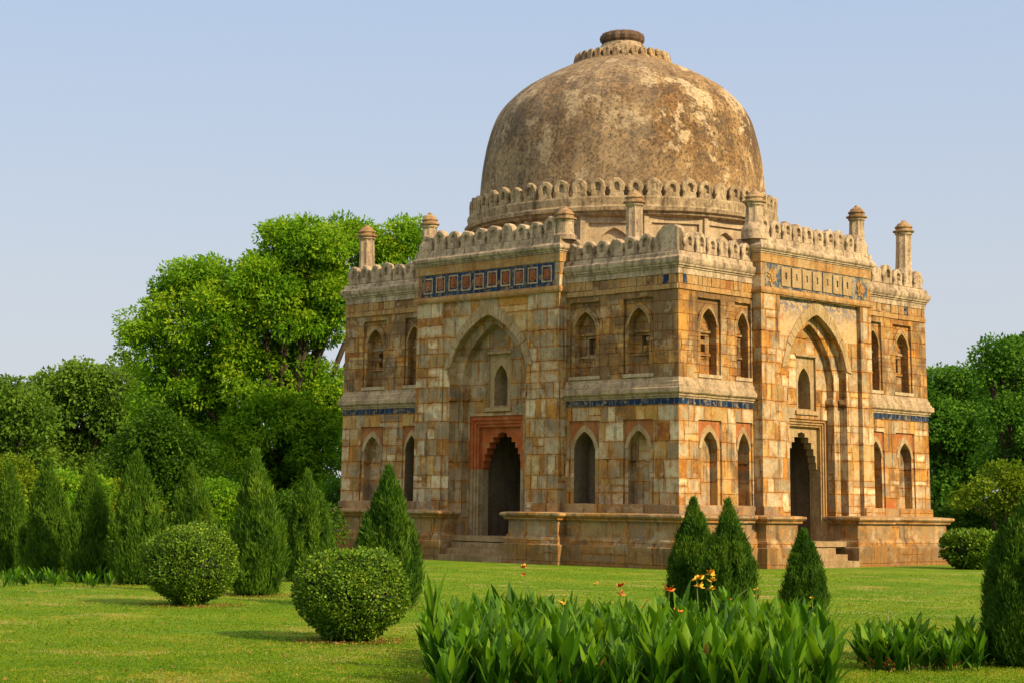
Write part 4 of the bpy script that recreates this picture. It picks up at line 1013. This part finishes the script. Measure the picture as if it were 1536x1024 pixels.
# main bed: a long oval before the camera
n_c = 0
for i in range(4000):
    if n_c >= 250: break
    e = random.uniform(24.6, 34.2); f = (e-24.6)/9.6
    x0 = 656+16*math.sin(e*1.3)+max(0, f-.75)*90; x1 = 1238+14*math.sin(e*2.1)-max(0, f-.8)*260
    px = random.uniform(x0, x1)
    if abs(px-(980+60*math.sin(e))) < 30 and f < .3 and random.random() < .6: continue
    q = at_depth(px, 700, e); q[2] = float(fall(q[0], q[1]))
    if i and any((q[0]-a)**2+(q[1]-b)**2 < .30**2 for a, b in CPOS) if n_c else False: continue
    if n_c == 0: CPOS = []
    CPOS.append((q[0], q[1]))
    canna(q, CM[random.randrange(10)], 'leafy green canna plant in the big bed at the front', 'cannas of the big front bed', random.choice((.76, .86, .93, .98, 1.08))*random.uniform(.94, 1.07))
    n_c += 1
# right bed: lower, with withered leaves
for i in range(34):
    px = 1290+190*(i+random.random()*.8)/34; e = random.uniform(31.5, 34.5); q = at_depth(px, 700, e); q[2] = float(fall(q[0], q[1]))
    canna(q, CMd[random.randrange(6)] if i % 4 else CM[random.randrange(10)], 'low canna plant with withered brown leaves in the right hand bed', 'cannas of the right hand bed', random.uniform(.75, 1.1) if i % 4 else random.uniform(.55, .68))
for i in range(20):
    px = -6+172*(i+random.random()*.8)/20; e = random.uniform(57, 61); q = at_depth(px, 700, e); q[2] = float(fall(q[0], q[1]))
    if 95 < px < 108: continue
    canna(q, CMs[random.randrange(4)], 'small young canna at the foot of the left conifers', 'young cannas by the left conifers', random.uniform(.8, 1.25))
# flowering stalks standing above the front bed
def flower_head(t, p, s, seed):
    r = random.Random(seed)
    for k in range(8):
        a = 6.28*k/8+r.uniform(-.4, .4); el = r.uniform(-.3, 1.1)
        blade(t, p, (math.cos(a)*math.cos(el), math.sin(a)*math.cos(el), math.sin(el)), s*r.uniform(.7, 1.3)*1.15, s*.40, r.uniform(.4, 1.3), r.uniform(-.6, .6), 4)
for k, (px, ytip, e, mat, lab, s, nh) in enumerate([
    (788, 843, 31.5, M_floO, 'flowering canna with a tall bare stalk left of the centre of the front bed', .07, 2),
    (893, 868, 32.5, M_floY, 'flowering canna with one small yellow bud left of the paired orange blooms', .05, 1),
    (931, 872, 32., M_floO, 'flowering canna with paired orange blooms near the middle of the front bed', .10, 2),
    (1003, 878, 31.5, M_floO, 'flowering canna with a large orange bloom left of the paired conifers', .12, 1),
    (1019, 910, 30.5, M_floO, 'flowering canna with a low orange red bloom under the large orange one', .09, 1),
    (1046, 860, 31., M_floY, 'flowering canna with a yellow bloom before the left dark conifer of the pair', .11, 2),
    (1066, 852, 31.5, M_floY, 'tallest yellow flowering canna, before the gap between the paired conifers', .11, 3),
    (1091, 889, 31., M_floR, 'flowering canna with a small red bloom before the right dark conifer of the pair', .085, 1),
    (1135, 876, 31.5, M_floY, 'flowering canna with a slim yellow green bud stalk right of the paired conifers', .05, 2),
    (1217, 890, 31.5, M_floY, 'flowering canna with a bare fading stalk before the small dark conifer', .045, 2),
    (957, 905, 30.5, M_floO, 'flowering canna with a wilted orange bloom left of the large orange one', .06, 1),
    (650, 868, 30.5, M_floY, 'canna with a tall tuft of upright leaves at the left end of the front bed', .0, 0),
    (1175, 902, 30.2, M_floR, 'flowering canna with a faded red bloom right of the slim bud stalk', .07, 1),
    (845, 898, 29.5, M_floY, 'flowering canna with a small yellow bloom left of the middle of the front bed', .07, 1)]):
    q = at_depth(px, 700, e); q[2] = float(fall(q[0], q[1]))
    root = canna(q, CM[k % 10], lab, 'flowering cannas of the front bed', .95); root.rotation_euler.z = 0; root.scale = (.95,)*3
    if not nh: root.scale = (.75, .75, 1.36)
    z = (758.3-ytip)*e/FPX+CAM[2]-q[2]; z /= .95
    if nh:
        t = MB(ident); tube(t, [(0, 0, .1), (.015, .01, z*.6), (random.uniform(-.03, .03), 0, z*.98)], [.014, .010, .005], 6); stl = t.build('flower_stalk', M_stem, root, smooth=True)
        for j in range(nh):
            t = MB(ident); zz = z*.97-j*.13
            flower_head(t, (random.uniform(-.03, .03), random.uniform(-.03, .03), zz-.03), s*(1 if j == 0 else .8), k*7+j); t.build('flower', mat, stl, smooth=True, fix=False)
            if nh == 1 or j == nh-1: pass

# --- two thin stakes on the lawn, litter under the bushes
for px, y0, y1, lab in ((1331, 913, 946, 'thin grey wooden stake in the lawn, left one of two'), (1340, 918, 946, 'thin grey wooden stake in the lawn, right one of two')):
    q, t_ = ground_at(px, y1); h = (y1-y0)*t_/FPX
    t = MB(ident); tube(t, [(0, 0, -.05), (.01, 0, h*.5), (.0, .01, h)], [.018, .017, .013], 7)
    o = t.build('stake', M_wood, None); o.location = tuple(q); o['label'] = lab; o['category'] = 'stake'; o['group'] = 'stakes on the lawn'
def litter(c, r, n):
    a = rng.uniform(0, 6.28, n); rad = r*rng.uniform(.5, 1.25, n)
    P = np.stack([c[0]+np.cos(a)*rad, c[1]+np.sin(a)*rad, np.zeros(n)], 1); P[:, 2] = fall(P[:, 0], P[:, 1])+rng.uniform(.02, .05, n)
    ax = rdir(n); ax[:, 2] *= .25; l = rng.uniform(.02, .06, (n, 1)); return P, ax*l, unit(np.cross(ax, rdir(n)))*l*.35
def scattered(n):
    e = 1/rng.uniform(1/75., 1/27., n); a = rng.uniform(-.28, .28, n)*e; P = CAM+FWD*e[:, None]+RGT*a[:, None]
    P = P[~((np.abs(P[:, 0]) < HX+.9) & (np.abs(P[:, 1]) < HY+.9))]; P[:, 2] = fall(P[:, 0], P[:, 1])+rng.uniform(.03, .06, len(P)); n = len(P)
    ax = rdir(n); ax[:, 2] *= .3; l = rng.uniform(.03, .07, (n, 1)); return P, ax*l, unit(np.cross(ax, rdir(n)))*l*.38
LT = [scattered(900), litter(BUSH2, .95, 900), litter(BUSH1, 1.1, 650), litter(ground_at(383, 893)[0], .9, 500), litter(ground_at(1400, 985)[0], 1.2, 500)]
M_lit = leaf_mat('dry_leaf', [(.10, .055, .025), (.20, .12, .05), (.30, .20, .09)], .15, .8)
o = leaves('leaf_litter', np.concatenate([l[0] for l in LT]), np.concatenate([l[1] for l in LT]), np.concatenate([l[2] for l in LT]), M_lit, rng.uniform(0, 1, sum(len(l[0]) for l in LT)))
o['kind'] = 'stuff'; o['label'] = 'brown dry leaf litter under the clipped bushes'; o['category'] = 'leaf litter'
# --- grass blades of the mown lawn
def grass(n):
    e = 1/rng.uniform(1/82., 1/26., n); a = rng.uniform(-.285, .285, n)*e
    P = CAM + FWD*e[:, None] + RGT*a[:, None]; P[:, 2] = fall(P[:, 0], P[:, 1])
    keep = ~((np.abs(P[:, 0]) < HX+.9) & (np.abs(P[:, 1]) < HY+.9)); P = P[keep]; e = e[keep]; m = len(P)
    pat = np.array([nz(p[0]*.5, p[1]*.5, 0)+.5*nz(p[0]*2, p[1]*2, 3) for p in P])
    # worn and dry patches: thin straw coloured turf
    dry = np.array([nz(p[0]*.30, p[1]*.30, 7)+.55*nz(p[0]*1.1, p[1]*1.1, 2)+.3*nz(p[0]*3.5, p[1]*3.5, 4) for p in P])
    for wx, wy, wr in ((870, 872, 2.6), (1050, 868, 1.6), (700, 862, 1.8), (100, 900, 2.4), (640, 985, .9)):
        c_ = ground_at(wx, wy)[0]; dry += .55*np.exp(-((P[:, 0]-c_[0])**2+(P[:, 1]-c_[1])**2)/(wr*wr))
    pat = np.where(dry > .26, np.clip(.75+1.6*(dry-.26), 0, 1.3), pat); kp = (dry < .42) | (rng.random(m) < .55)
    P, e, pat = P[kp], e[kp], pat[kp]; m = len(P)
    ax = unit(rng.normal(size=(m, 3))*np.array([.8, .8, .2])+np.array([0, 0, .9])); l = rng.uniform(.015, .04, (m, 1))*(1+.25*(pat[:, None] > .2))
    sd = unit(np.cross(ax, rdir(m)))*(.004+.00022*e[:, None])
    P[:, 2] += .015
    return leaves('grass', P, ax*l, sd, M_grass, np.clip(.42+.5*pat+rng.normal(size=m)*.18, 0, 1), None, .1)
g = grass(260000); g['kind'] = 'stuff'; g['label'] = 'short mown grass of the lawn'; g['category'] = 'grass'
